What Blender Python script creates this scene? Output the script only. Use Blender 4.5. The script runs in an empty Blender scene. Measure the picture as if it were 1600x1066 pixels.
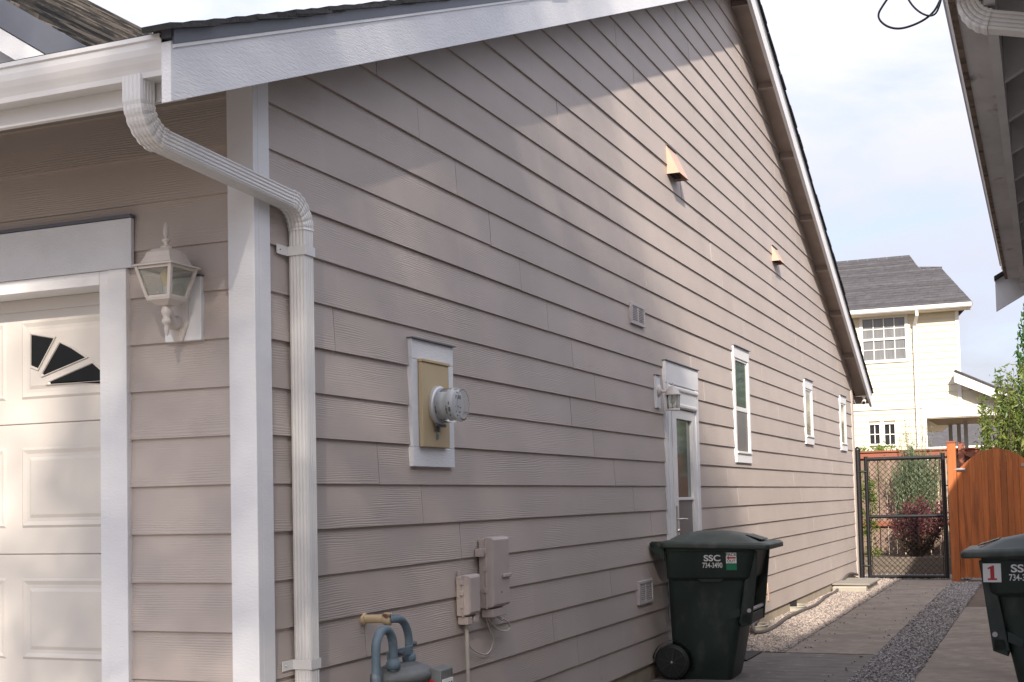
import bpy, bmesh, math, random
import numpy as np
from mathutils import Vector, Matrix
random.seed(7)
rng = np.random.default_rng(7)
sc = bpy.context.scene
COL = sc.collection
R = math.radians

# ------------------------------------------------------------------ camera
cam = bpy.data.cameras.new('camera')
cam.sensor_fit = 'HORIZONTAL'; cam.sensor_width = 36.0; cam.lens = 45.546
cam.shift_x = 0.0; cam.shift_y = 0.0874
cam.clip_start = 0.05; cam.clip_end = 2000
camo = bpy.data.objects.new('camera', cam); COL.objects.link(camo)
cr = Vector((0.923983, 0.381749, -0.022866)); cu = Vector((0.041665, -0.041051, 0.998288)); cf = Vector((-0.380157, 0.923354, 0.053836))
mw = Matrix.Identity(4)
for i in range(3):
    mw[i][0] = cr[i]; mw[i][1] = cu[i]; mw[i][2] = -cf[i]
mw[0][3], mw[1][3], mw[2][3] = 2.9663, -4.4554, 1.4377
camo.matrix_world = mw
sc.camera = camo

# ------------------------------------------------------------------ light
SUN = Vector((0.282, -0.72, 0.445)).normalized()          # towards the sun
elev = math.asin(SUN.z); azim = math.atan2(SUN.x, SUN.y)
sun = bpy.data.lights.new('sun', 'SUN'); sun.energy = 3.6; sun.angle = R(1.0); sun.color = (1.0, 0.885, 0.765)
suno = bpy.data.objects.new('sun', sun); COL.objects.link(suno)
suno.rotation_euler = SUN.to_track_quat('Z', 'Y').to_euler()
suno.location = (10, -30, 20)

world = bpy.data.worlds.new('World'); sc.world = world; world.use_nodes = True
wn, wl = world.node_tree.nodes, world.node_tree.links
for n in list(wn): wn.remove(n)
out = wn.new('ShaderNodeOutputWorld'); bg = wn.new('ShaderNodeBackground')
sky = wn.new('ShaderNodeTexSky'); sky.sky_type = 'NISHITA'; sky.sun_disc = False
sky.sun_elevation = elev; sky.sun_rotation = azim
sky.air_density = 1.0; sky.dust_density = 1.0; sky.ozone_density = 1.6
tc = wn.new('ShaderNodeTexCoord'); mp = wn.new('ShaderNodeMapping'); mp.inputs['Scale'].default_value = (1.0, 1.0, 2.6)
nz = wn.new('ShaderNodeTexNoise'); nz.inputs['Scale'].default_value = 4.6; nz.inputs['Detail'].default_value = 8; nz.inputs['Roughness'].default_value = .58; nz.inputs['Distortion'].default_value = .35
rmp = wn.new('ShaderNodeValToRGB'); rmp.color_ramp.elements[0].position = .38; rmp.color_ramp.elements[1].position = .60
rmp.color_ramp.elements[0].color = (.55, .55, .55, 1); rmp.color_ramp.elements[1].color = (1, 1, 1, 1)
mx = wn.new('ShaderNodeMix'); mx.data_type = 'RGBA'
nsc = wn.new('ShaderNodeVectorMath'); nsc.operation = 'MULTIPLY'; nsc.inputs[1].default_value = (.66, .60, .64)
sz = wn.new('ShaderNodeSeparateXYZ'); wl.new(tc.outputs['Generated'], sz.inputs[0])          # thin cloud veil, thicker and brighter overhead
lum = wn.new('ShaderNodeMapRange'); lum.inputs[1].default_value = 0; lum.inputs[2].default_value = 1; lum.inputs[3].default_value = .50; lum.inputs[4].default_value = 1.75
wl.new(sz.outputs[2], lum.inputs[0])
cm = wn.new('ShaderNodeVectorMath'); cm.operation = 'MULTIPLY'; cm.inputs[1].default_value = (3.65, 3.70, 4.2)
wl.new(lum.outputs[0], cm.inputs[0]); wl.new(cm.outputs[0], mx.inputs[7])
wl.new(tc.outputs['Generated'], mp.inputs['Vector']); wl.new(mp.outputs[0], nz.inputs['Vector'])
wl.new(nz.outputs[0], rmp.inputs[0]); wl.new(rmp.outputs[0], mx.inputs[0]); wl.new(sky.outputs[0], nsc.inputs[0]); wl.new(nsc.outputs[0], mx.inputs[6])
wl.new(mx.outputs[2], bg.inputs[0]); wl.new(bg.outputs[0], out.inputs[0])
bg.inputs[1].default_value = .15
sc.view_settings.view_transform = 'Standard'; sc.view_settings.look = 'None'
sc.view_settings.exposure = 1.06; sc.view_settings.gamma = 1.0
sc.view_settings.use_curve_mapping = False

# ------------------------------------------------------------------ helpers
def tag(o, label=None, cat=None, group=None, kind=None):
    if label: o['label'] = label
    if cat: o['category'] = cat
    if group: o['group'] = group
    if kind: o['kind'] = kind
    return o

def empty(name, loc, label=None, cat=None, group=None):
    o = bpy.data.objects.new(name, None); COL.objects.link(o); o.location = loc
    o.empty_display_size = .1
    return tag(o, label, cat, group)

class MB:
    def __init__(s): s.v = []; s.f = []; s.sm = []
    def add(s, vs, fs, smooth=False):
        b = len(s.v); s.v += [tuple(q) for q in vs]
        for f in fs: s.f.append(tuple(b + i for i in f)); s.sm.append(smooth)
        return s
    def box(s, x0, x1, y0, y1, z0, z1, m=None):
        vs = [(x, y, z) for x in (x0, x1) for y in (y0, y1) for z in (z0, z1)]
        if m is not None: vs = [m @ Vector(q) for q in vs]
        return s.add(vs, [(0, 1, 3, 2), (4, 6, 7, 5), (0, 4, 5, 1), (2, 3, 7, 6), (0, 2, 6, 4), (1, 5, 7, 3)])
    def prism(s, poly, ax, a, b):
        """poly: 2d points in the plane normal to axis ax, in the order of the remaining axes"""
        def p3(q, t):
            l = [q[0], q[1]]; l.insert(ax, t); return tuple(l)
        n = len(poly)
        vs = [p3(q, a) for q in poly] + [p3(q, b) for q in poly]
        fs = [tuple(range(n))[::-1], tuple(range(n, 2 * n))] + [(i, (i + 1) % n, n + (i + 1) % n, n + i) for i in range(n)]
        return s.add(vs, fs)
    def loft(s, rings, closed=True, caps=True, smooth=True):
        n = len(rings[0]); vs = [q for r in rings for q in r]; fs = []
        for k in range(len(rings) - 1):
            for i in range(n if closed else n - 1):
                j = (i + 1) % n
                fs.append((k * n + i, k * n + j, (k + 1) * n + j, (k + 1) * n + i))
        s.add(vs, fs, smooth)
        if caps:
            s.add(rings[0], [tuple(range(n))[::-1]]); s.add(rings[-1], [tuple(range(n))])
        return s
    def tube(s, pts, r, n=8, caps=True):
        pts = [Vector(q) for q in pts]; rs = r if isinstance(r, (list, tuple)) else [r] * len(pts)
        rings = []; up = None
        for i, q in enumerate(pts):
            t = (pts[min(i + 1, len(pts) - 1)] - pts[max(i - 1, 0)]).normalized()
            if up is None:
                up = Vector((0, 0, 1)) if abs(t.z) < .9 else Vector((1, 0, 0))
            a = t.cross(up)
            if a.length < 1e-4: a = t.orthogonal()
            a.normalize(); b = a.cross(t).normalized(); up = b
            rings.append([q + a * (rs[i] * math.cos(2 * math.pi * k / n)) + b * (rs[i] * math.sin(2 * math.pi * k / n)) for k in range(n)])
        return s.loft(rings, True, caps)
    def lathe(s, prof, c, ax=2, n=24, caps=True):
        rings = []
        for rr, h in prof:
            ring = []
            for k in range(n):
                a = 2 * math.pi * k / n
                l = [rr * math.cos(a), rr * math.sin(a)]; l.insert(ax, h)
                ring.append((c[0] + l[0], c[1] + l[1], c[2] + l[2]))
            rings.append(ring)
        return s.loft(rings, True, caps)
    def mesh(s, name):
        me = bpy.data.meshes.new(name); me.from_pydata(s.v, [], s.f); me.update()
        me.polygons.foreach_set('use_smooth', s.sm)
        bm = bmesh.new(); bm.from_mesh(me); bmesh.ops.recalc_face_normals(bm, faces=bm.faces); bm.to_mesh(me); bm.free()
        return me
    def build(s, name, mat, parent=None, bevel=0, solid=0):
        me = s.mesh(name); me.materials.append(mat)
        o = bpy.data.objects.new(name, me); COL.objects.link(o)
        if parent: o.parent = parent
        if solid:
            m = o.modifiers.new('solid', 'SOLIDIFY'); m.thickness = solid; m.offset = 0
        if bevel:
            m = o.modifiers.new('bevel', 'BEVEL'); m.width = bevel; m.segments = 2; m.limit_method = 'ANGLE'; m.angle_limit = R(40)
        return o

def arc(c, r, a0, a1, n, ax0, ax1):
    c = Vector(c); ax0 = Vector(ax0); ax1 = Vector(ax1)
    return [c + ax0 * (r * math.cos(a0 + (a1 - a0) * i / n)) + ax1 * (r * math.sin(a0 + (a1 - a0) * i / n)) for i in range(n + 1)]

def smooth_path(pts, n=6):
    P = [Vector(q) for q in pts]; o = []
    for i in range(len(P) - 1):
        p0, p1, p2, p3 = P[max(i - 1, 0)], P[i], P[i + 1], P[min(i + 2, len(P) - 1)]
        for k in range(n):
            t = k / n
            o.append(.5 * ((2 * p1) + (p2 - p0) * t + (2 * p0 - 5 * p1 + 4 * p2 - p3) * t * t + (3 * p1 - p0 - 3 * p2 + p3) * t ** 3))
    o.append(P[-1]); return o

# ------------------------------------------------------------------ materials
def M(name, col, rough=.6, var=.08, vs=4., bump=0., bs=60., bd=.002, metal=0., stretch=(1, 1, 1), col2=None, c2s=6., c2a=(.55, .7), spec=.5, coat=0., objrand=0., dirtcol=None):
    m = bpy.data.materials.new(name); m.use_nodes = True
    n, l = m.node_tree.nodes, m.node_tree.links
    b = n['Principled BSDF']; b.inputs['Roughness'].default_value = rough; b.inputs['Metallic'].default_value = metal
    b.inputs['Specular IOR Level'].default_value = spec; b.inputs['Coat Weight'].default_value = coat
    t = n.new('ShaderNodeTexCoord'); mp = n.new('ShaderNodeMapping'); mp.inputs['Scale'].default_value = stretch
    l.new(t.outputs['Object'], mp.inputs[0])
    nz = n.new('ShaderNodeTexNoise'); nz.inputs['Scale'].default_value = vs; nz.inputs['Detail'].default_value = 6; nz.inputs['Roughness'].default_value = .6
    l.new(mp.outputs[0], nz.inputs[0])
    mr = n.new('ShaderNodeMapRange'); mr.inputs[1].default_value = .25; mr.inputs[2].default_value = .75
    mr.inputs[3].default_value = 1 - var; mr.inputs[4].default_value = 1 + var
    l.new(nz.outputs[0], mr.inputs[0])
    mul = n.new('ShaderNodeMix'); mul.data_type = 'RGBA'; mul.blend_type = 'MULTIPLY'; mul.inputs[0].default_value = 1
    mul.inputs[6].default_value = (*col, 1); l.new(mr.outputs[0], mul.inputs[7])
    last = mul.outputs[2]
    if objrand:
        oi = n.new('ShaderNodeObjectInfo'); m3 = n.new('ShaderNodeMapRange')
        m3.inputs[3].default_value = 1 - objrand; m3.inputs[4].default_value = 1 + objrand
        l.new(oi.outputs['Random'], m3.inputs[0])
        x = n.new('ShaderNodeMix'); x.data_type = 'RGBA'; x.blend_type = 'MULTIPLY'; x.inputs[0].default_value = 1
        l.new(last, x.inputs[6]); l.new(m3.outputs[0], x.inputs[7]); last = x.outputs[2]
    if col2:
        n2 = n.new('ShaderNodeTexNoise'); n2.inputs['Scale'].default_value = c2s; n2.inputs['Detail'].default_value = 5
        l.new(mp.outputs[0], n2.inputs[0])
        rr = n.new('ShaderNodeMapRange'); rr.inputs[1].default_value = c2a[0]; rr.inputs[2].default_value = c2a[1]; rr.clamp = True
        l.new(n2.outputs[0], rr.inputs[0])
        x = n.new('ShaderNodeMix'); x.data_type = 'RGBA'; l.new(rr.outputs[0], x.inputs[0]); l.new(last, x.inputs[6]); x.inputs[7].default_value = (*col2, 1)
        last = x.outputs[2]
    l.new(last, b.inputs['Base Color'])
    if bump:
        nb = n.new('ShaderNodeTexNoise'); nb.inputs['Scale'].default_value = bs; nb.inputs['Detail'].default_value = 5
        l.new(mp.outputs[0], nb.inputs[0])
        bp = n.new('ShaderNodeBump'); bp.inputs['Strength'].default_value = bump; bp.inputs['Distance'].default_value = bd
        l.new(nb.outputs[0], bp.inputs['Height']); l.new(bp.outputs[0], b.inputs['Normal'])
    return m

def siding_mat(name, col, along):
    """lap siding with an embossed cedar grain running along axis 0 (x) or 1 (y)"""
    m = bpy.data.materials.new(name); m.use_nodes = True
    n, l = m.node_tree.nodes, m.node_tree.links
    b = n['Principled BSDF']; b.inputs['Roughness'].default_value = .58; b.inputs['Specular IOR Level'].default_value = .35
    t = n.new('ShaderNodeTexCoord'); sep = n.new('ShaderNodeSeparateXYZ'); l.new(t.outputs['Object'], sep.inputs[0])
    oi = n.new('ShaderNodeObjectInfo')
    off = n.new('ShaderNodeMath'); off.operation = 'MULTIPLY_ADD'; off.inputs[1].default_value = 37.0
    l.new(oi.outputs['Random'], off.inputs[0]); l.new(sep.outputs[along], off.inputs[2])
    def vec(sa, sz):
        a = n.new('ShaderNodeMath'); a.operation = 'MULTIPLY'; a.inputs[1].default_value = sa; l.new(off.outputs[0], a.inputs[0])
        c = n.new('ShaderNodeMath'); c.operation = 'MULTIPLY'; c.inputs[1].default_value = sz; l.new(sep.outputs[2], c.inputs[0])
        k = n.new('ShaderNodeCombineXYZ'); l.new(a.outputs[0], k.inputs[0]); l.new(c.outputs[0], k.inputs[1]); return k.outputs[0]
    fine = n.new('ShaderNodeTexNoise'); fine.inputs['Scale'].default_value = 1; fine.inputs['Detail'].default_value = 4
    l.new(vec(6, 230), fine.inputs[0])
    wv = n.new('ShaderNodeTexWave'); wv.wave_type = 'BANDS'; wv.bands_direction = 'Y'; wv.inputs['Scale'].default_value = 1.0
    wv.inputs['Distortion'].default_value = 9.0; wv.inputs['Detail'].default_value = 2.5; wv.inputs['Detail Scale'].default_value = .55; wv.inputs['Detail Roughness'].default_value = .55
    l.new(vec(3.0, 30), wv.inputs[0])
    patch = n.new('ShaderNodeTexNoise'); patch.inputs['Scale'].default_value = 1; patch.inputs['Detail'].default_value = 1
    l.new(vec(1.6, 5), patch.inputs[0])
    pr = n.new('ShaderNodeMapRange'); pr.inputs[1].default_value = .42; pr.inputs[2].default_value = .6; l.new(patch.outputs[0], pr.inputs[0])
    mw_ = n.new('ShaderNodeMath'); mw_.operation = 'MULTIPLY'; l.new(wv.outputs[1], mw_.inputs[0]); l.new(pr.outputs[0], mw_.inputs[1])
    ad = n.new('ShaderNodeMath'); ad.operation = 'MULTIPLY_ADD'; ad.inputs[1].default_value = .75; l.new(fine.outputs[0], ad.inputs[0]); l.new(mw_.outputs[0], ad.inputs[2])
    bp = n.new('ShaderNodeBump'); bp.inputs['Strength'].default_value = .42; bp.inputs['Distance'].default_value = .0024
    l.new(ad.outputs[0], bp.inputs['Height']); l.new(bp.outputs[0], b.inputs['Normal'])
    big = n.new('ShaderNodeTexNoise'); big.inputs['Scale'].default_value = 1.3; big.inputs['Detail'].default_value = 4; l.new(t.outputs['Object'], big.inputs[0])
    m1 = n.new('ShaderNodeMapRange'); m1.inputs[1].default_value = .3; m1.inputs[2].default_value = .7; m1.inputs[3].default_value = .94; m1.inputs[4].default_value = 1.05; l.new(big.outputs[0], m1.inputs[0])
    m2 = n.new('ShaderNodeMapRange'); m2.inputs[3].default_value = .965; m2.inputs[4].default_value = 1.035; l.new(oi.outputs['Random'], m2.inputs[0])
    mm = n.new('ShaderNodeMath'); mm.operation = 'MULTIPLY'; l.new(m1.outputs[0], mm.inputs[0]); l.new(m2.outputs[0], mm.inputs[1])
    # pale water streaks towards the foot of the wall
    st = n.new('ShaderNodeTexNoise'); st.inputs['Scale'].default_value = 1; st.inputs['Detail'].default_value = 2; l.new(vec(7, .5), st.inputs[0])
    sr = n.new('ShaderNodeMapRange'); sr.inputs[1].default_value = .62; sr.inputs[2].default_value = .74; sr.inputs[4].default_value = .16; l.new(st.outputs[0], sr.inputs[0])
    x = n.new('ShaderNodeMix'); x.data_type = 'RGBA'; x.blend_type = 'MULTIPLY'; x.inputs[0].default_value = 1; x.inputs[6].default_value = (*col, 1)
    l.new(mm.outputs[0], x.inputs[7])
    x2 = n.new('ShaderNodeMix'); x2.data_type = 'RGBA'; l.new(sr.outputs[0], x2.inputs[0]); l.new(x.outputs[2], x2.inputs[6]); x2.inputs[7].default_value = (.55, .5, .47, 1)
    l.new(x2.outputs[2], b.inputs['Base Color'])
    return m

TAUPE = (.458, .400, .360)
m_side = siding_mat('taupe_siding_side', TAUPE, 1)
m_sidef = siding_mat('taupe_siding_front', TAUPE, 0)
m_trim = M('white_painted_wood', (.74, .745, .75), .55, .06, 4, .7, 140, .002, stretch=(.35, .35, 1))
m_trim_h = M('white_painted_rough_board', (.74, .75, .765), .55, .07, 5, .9, 120, .003, stretch=(1, .22, 1.2), col2=(.5, .48, .45), c2s=9, c2a=(.72, .8))
m_wood_in = M('taupe_painted_soffit', (.40, .335, .30), .7, .12, 5, .3, 60)
m_white = M('white_vinyl', (.77, .765, .75), .35, .03, 3)
m_gutter = M('white_gutter_metal', (.72, .715, .70), .3, .05, 2.5, col2=(.6, .56, .5), c2s=5, c2a=(.66, .9))
m_door = M('white_garage_steel', (.60, .57, .525), .42, .03, 3, .15, 90, .001)
m_flash = M('grey_drip_edge', (.115, .125, .15), .45, .12, 6)
m_roof = M('asphalt_shingle', (.04, .039, .038), .9, .45, 9, .8, 70, .006, objrand=.3)
m_roof2 = M('weathered_shingle', (.15, .13, .105), .9, .6, 3, .8, 60, .006, stretch=(5, .7, 5), objrand=.55, col2=(.035, .034, .034), c2s=4, c2a=(.47, .55))
m_dark = M('black_gap', (.012, .012, .012), .8, .1)
m_glass = M('window_glass', (.10, .125, .112), .06, .3, 2, spec=.8)
m_glass2 = M('window_glass_screen', (.135, .128, .125), .35, .2, 2)
m_blind = M('window_blind_glass', (.27, .255, .16), .12, .5, 2, stretch=(1, 1, 22), spec=.7)
m_fan = M('smoked_glass', (.008, .008, .008), .3, .3, 6, spec=.22)
m_conc = M('foundation_concrete', (.36, .31, .235), .85, .15, 6, .5, 40)
m_peach = M('cream_vent_hood', (.55, .375, .285), .5, .05, 6)
m_louv = M('grey_vent_metal', (.47, .43, .42), .5, .08, 6)
m_vents = M('vent_screen_grey', (.05, .05, .052), .6, .1)
m_tan = M('tan_meter_panel', (.50, .40, .24), .5, .06, 4, col2=(.30, .2, .1), c2s=14, c2a=(.74, .8))
m_grey = M('grey_meter_ring', (.55, .56, .57), .3, .06, 4, metal=.4)
m_clear = bpy.data.materials.new('clear_polycarbonate'); m_clear.use_nodes = True
_b = m_clear.node_tree.nodes['Principled BSDF']; _b.inputs['Base Color'].default_value = (.93, .95, .96, 1); _b.inputs['Roughness'].default_value = .04
_b.inputs['Transmission Weight'].default_value = .93; _b.inputs['IOR'].default_value = 1.25
m_lampglass = bpy.data.materials.new('lantern_glass'); m_lampglass.use_nodes = True
_b = m_lampglass.node_tree.nodes['Principled BSDF']; _b.inputs['Base Color'].default_value = (.88, .9, .86, 1); _b.inputs['Roughness'].default_value = .08
_b.inputs['Transmission Weight'].default_value = .9; _b.inputs['IOR'].default_value = 1.12
m_face = M('meter_face', (.74, .75, .74), .5, .05)
m_print = M('grey_print', (.10, .10, .11), .6, .05)
m_box = M('taupe_utility_box', (.47, .405, .37), .5, .07, 5, .1, 80)
m_cable = M('beige_cable', (.50, .46, .41), .5, .08)
m_gas = M('blue_grey_pipe', (.115, .165, .205), .55, .18, 14, .35, 60, col2=(.22, .26, .28), c2s=18, c2a=(.55, .72))
m_yel = M('yellowed_pipe', (.56, .44, .27), .55, .15, 12, .2, 60, col2=(.12, .05, .03), c2s=16, c2a=(.6, .68))
m_gasbody = M('grey_gas_meter', (.13, .14, .14), .55, .2, 10, .3, 50, col2=(.07, .055, .03), c2s=12, c2a=(.6, .75))
m_red = M('red_mark', (.45, .03, .03), .5, .05)
m_lantern = M('cream_painted_metal', (.60, .55, .50), .42, .06, 8)
m_bulb = M('bulb', (.8, .62, .3), .3, .03)
m_bulbw = M('bulb_base', (.7, .75, .75), .3, .03)
m_steel = M('brushed_steel', (.5, .48, .45), .3, .06, metal=.9)
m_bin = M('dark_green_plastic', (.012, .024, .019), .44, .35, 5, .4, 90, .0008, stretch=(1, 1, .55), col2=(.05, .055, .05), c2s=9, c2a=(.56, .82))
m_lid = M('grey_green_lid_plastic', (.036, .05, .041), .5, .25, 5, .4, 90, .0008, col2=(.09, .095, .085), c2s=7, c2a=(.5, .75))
m_tyre = M('black_rubber', (.012, .012, .012), .65, .2)
m_letter = M('white_print', (.72, .72, .70), .6, .05)
m_stick = M('white_sticker', (.75, .75, .73), .5, .04)
m_green = M('green_sticker', (.01, .17, .085), .5, .05)
m_black = M('black_powder_coat', (.010, .010, .011), .38, .2, 20)
m_cedar = M('orange_stained_cedar', (.42, .125, .03), .6, .28, 3, .4, 40, stretch=(6, 6, .5), objrand=.22, col2=(.24, .068, .018), c2s=2.5, c2a=(.55, .7))
m_redrail = M('red_stained_rail', (.25, .08, .045), .6, .2, 3, .3, 40, stretch=(.6, 6, 6), objrand=.12)
m_oldfence = M('weathered_fence', (.255, .18, .14), .75, .25, 3, .4, 40, stretch=(6, 6, .5), objrand=.22)
m_timber = M('grey_timber', (.165, .135, .105), .8, .2, 3, .4, 40, stretch=(.6, 6, 6))
m_path = M('brown_concrete', (.27, .228, .185), .85, .3, 9, .9, 90, .004, col2=(.19, .16, .13), c2s=2.2, c2a=(.45, .7))
m_slab = M('dark_exposed_slab', (.155, .138, .122), .85, .4, 6, .8, 80, .004, stretch=(.6, 1.6, 1), col2=(.42, .39, .36), c2s=15, c2a=(.645, .70))
m_drive = M('driveway_concrete', (.19, .172, .155), .85, .12, 2, .4, 80)
m_soil = M('soil', (.12, .085, .06), .95, .35, 6, .8, 40, .01)
m_grav = M('gravel_bed', (.24, .20, .175), .95, .4, 60, 1., 110, .008)
m_stone = M('gravel_stone', (.38, .325, .285), .85, .6, 55, col2=(.15, .13, .12), c2s=40, c2a=(.5, .56))
m_stone2 = M('grey_gravel_stone', (.36, .335, .32), .85, .6, 55, col2=(.15, .145, .14), c2s=40, c2a=(.5, .56))
m_hose = M('grey_hose', (.085, .072, .065), .6, .2, 20)
m_well = M('pale_plastic_well', (.38, .35, .29), .55, .12, 6)
m_lidbox = M('weathered_lid', (.25, .23, .195), .75, .2, 5, .3, 60)
m_cream = M('cream_siding', (.69, .635, .49), .6, .03, 2, objrand=.02)
m_creamw = M('white_house_trim', (.84, .82, .77), .5, .03)
m_broof = M('charcoal_shingle_roof', (.062, .059, .062), .9, .35, 2, .5, 40, .006, stretch=(3, 1, 9), objrand=.22)
m_curt = M('curtained_glass', (.19, .195, .20), .12, .25, 3, stretch=(9, 1, .6), spec=.6)
m_dkwin = M('dark_window_glass', (.025, .027, .03), .08, .2)
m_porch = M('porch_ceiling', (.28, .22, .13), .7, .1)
m_colm = M('grey_porch_post', (.36, .37, .37), .6, .06)
m_nb = M('grey_neighbour_paint', (.68, .675, .67), .7, .12, 4, .3, 60)
m_nbs = M('grey_neighbour_siding', (.40, .385, .375), .65, .15, 4, .3, 60)
m_nbg = M('stained_gutter', (.64, .63, .62), .6, .2, 4, .2, 50, stretch=(1, .6, 1), col2=(.06, .045, .03), c2s=9, c2a=(.62, .8))
m_nblip = M('mossy_gutter_lip', (.23, .17, .125), .75, .4, 9, .5, 50, col2=(.07, .05, .03), c2s=11, c2a=(.5, .62))
m_bark = M('bark', (.11, .085, .065), .9, .3, 10, .7, 30)

def leafmat(name, col, col2, trans=.35):
    m = bpy.data.materials.new(name); m.use_nodes = True
    n, l = m.node_tree.nodes, m.node_tree.links
    b = n['Principled BSDF']; b.inputs['Roughness'].default_value = .45
    g = n.new('ShaderNodeNewGeometry'); x = n.new('ShaderNodeMix'); x.data_type = 'RGBA'
    l.new(g.outputs['Random Per Island'], x.inputs[0]); x.inputs[6].default_value = (*col, 1); x.inputs[7].default_value = (*col2, 1)
    l.new(x.outputs[2], b.inputs['Base Color'])
    tr = n.new('ShaderNodeBsdfTranslucent'); l.new(x.outputs[2], tr.inputs[0]); ms = n.new('ShaderNodeMixShader'); ms.inputs[0].default_value = trans
    l.new(b.outputs[0], ms.inputs[1]); l.new(tr.outputs[0], ms.inputs[2]); l.new(ms.outputs[0], n['Material Output'].inputs[0])
    return m
m_leaf = leafmat('green_leaf', (.045, .095, .02), (.12, .19, .045))
m_hedge = leafmat('photinia_leaf', (.06, .12, .02), (.24, .27, .07))
m_con = leafmat('conifer_spray', (.02, .075, .015), (.06, .15, .03), .2)
m_purple = leafmat('purple_leaf', (.10, .022, .03), (.24, .065, .075))
m_lav = leafmat('grey_green_leaf', (.12, .19, .10), (.26, .33, .20))
m_twig = leafmat('pale_twig', (.20, .22, .10), (.36, .36, .2))
m_brownleaf = leafmat('brown_stem_leaf', (.05, .04, .02), (.15, .075, .045))
m_yg = leafmat('lime_leaf', (.10, .17, .02), (.24, .30, .05))

# ------------------------------------------------------------------ ground
def sheet(name, x0, x1, y0, y1, z, m, t=.3):
    o = MB().box(x0, x1, y0, y1, z - t, z).build(name, m); return tag(o, kind='structure')
g = MB().add([(-150, -150, -.02), (150, -150, -.02), (150, 250, -.02), (-150, 250, -.02)], [(0, 1, 2, 3)]).build('ground', m_soil); tag(g, kind='structure')
sheet('driveway', -8, 2.6, -14, -.05, -.004, m_drive, .1)
sheet('side_pavement', .03, 1.50, -.05, 7.42, 0, m_slab, .1)
sheet('path', .70, 1.50, 7.435, 17.55, .004, m_path, .1)
sheet('neighbour_pavement', 1.97, 3.4, -8, 12.5, 0, m_path, .1)
sheet('gravel_bed', -.05, .695, 7.43, 17.7, -.008, m_grav, .1)
sheet('gravel_strip_bed', 1.505, 1.965, -3, 17.0, -.008, m_grav, .1)
sheet('gravel_yard_bed', -.5, 3.4, 17.72, 18.78, -.008, m_grav, .1)
sheet('planting_bed', -1.5, 4.0, 18.86, 20.45, .27, m_soil, .3)

def stones(name, n, x0, x1, y0, y1, mat, smin=.008, smax=.02, z=0., label='', bias=None):
    xs = rng.uniform(x0, x1, n); ys = y0 + (y1 - y0) * rng.uniform(0, 1, n) ** (bias or 1)
    base = np.array([(1, 0, 0), (-1, 0, 0), (0, 1, 0), (0, -1, 0), (0, 0, 1), (0, 0, -1)], float)
    fc = np.array([(0, 2, 4), (2, 1, 4), (1, 3, 4), (3, 0, 4), (2, 0, 5), (1, 2, 5), (3, 1, 5), (0, 3, 5)])
    V = np.zeros((n, 6, 3)); s = rng.uniform(smin, smax, n)
    for i in range(n):
        q = rng.normal(size=4); q /= np.linalg.norm(q); w, a, b, c = q
        Rm = np.array([[1 - 2 * (b * b + c * c), 2 * (a * b - c * w), 2 * (a * c + b * w)], [2 * (a * b + c * w), 1 - 2 * (a * a + c * c), 2 * (b * c - a * w)], [2 * (a * c - b * w), 2 * (b * c + a * w), 1 - 2 * (a * a + b * b)]])
        P = base * (s[i] * rng.uniform(.6, 1.25, (6, 1))); P = P @ Rm.T; P[:, 2] *= .75
        V[i] = P + (xs[i], ys[i], z + s[i] * .35)
    F = (fc[None] + (np.arange(n) * 6)[:, None, None]).reshape(-1, 3)
    me = bpy.data.meshes.new(name); me.from_pydata(V.reshape(-1, 3).tolist(), [], F.tolist()); me.materials.append(mat); me.update()
    o = bpy.data.objects.new(name, me); COL.objects.link(o)
    return tag(o, label, 'gravel', kind='stuff')
stones('gravel', 15000, .0, .70, 7.44, 17.6, m_stone, .009, .022, 0, 'pinkish brown gravel along the foot of the gable wall', 1.3)
stones('gravel', 11000, 1.505, 1.965, 1.0, 17.0, m_stone2, .008, .021, 0, 'grey gravel strip between the two paved paths', 1.3)
stones('gravel', 70, .69, .95, 7.6, 17.2, m_stone, .006, .014, .006, 'loose stones spilled onto the left edge of the path', 1.3)
stones('gravel', 60, 1.28, 1.52, 4.0, 17.0, m_stone2, .006, .014, .006, 'loose stones spilled onto the right edge of the path', 1.3)
stones('gravel', 3500, -.2, 1.75, 17.72, 18.78, m_stone2, .012, .026, 0, 'grey gravel behind the chain-link gate')

# ------------------------------------------------------------------ house
house = empty('house', (0, 0, 0), 'taupe lap-sided gable house with white trim and garage door', 'house')
RY, RZ = 8.959, 6.789
def zb(y): return 2.827 + .4038 * (y + .853) if y < RY else 10.516 - .416 * y      # underside of the barge boards
def zsof(y): return zb(y) + .15
YFAR = 17.56
gw = MB().prism([(0, -.3), (YFAR, -.3), (YFAR, zsof(YFAR) + .03), (RY, zsof(RY) + .03), (0, zsof(0) + .03)], 0, -.06, -.012).build('gable_wall', m_dark, house)
fnd = MB().box(-.06, -.004, .0, YFAR, -.3, .135).build('foundation', m_conc, house)
openings = [(6.22, 7.06, .45, 2.42), (8.80, 9.38, 1.87, 2.85), (13.02, 13.50, 2.20, 2.84), (16.21, 16.70, 2.20, 2.84)]
def joint0(r):
    if r == -4: return .87
    if r <= 2: return 1.03 - .46 * r
    if r <= 11: return 5.67 - .46 * r
    return 9.17 - .46 * r
P_ = .2
def yspan(z):
    """extent of the gable wall at height z"""
    a = .0; b = YFAR
    if z > zsof(0): a = (z - .15 - 2.827) / .4038 - .853
    if z > zsof(YFAR): b = (10.516 + .15 - z) / .416
    return a, b
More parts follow.
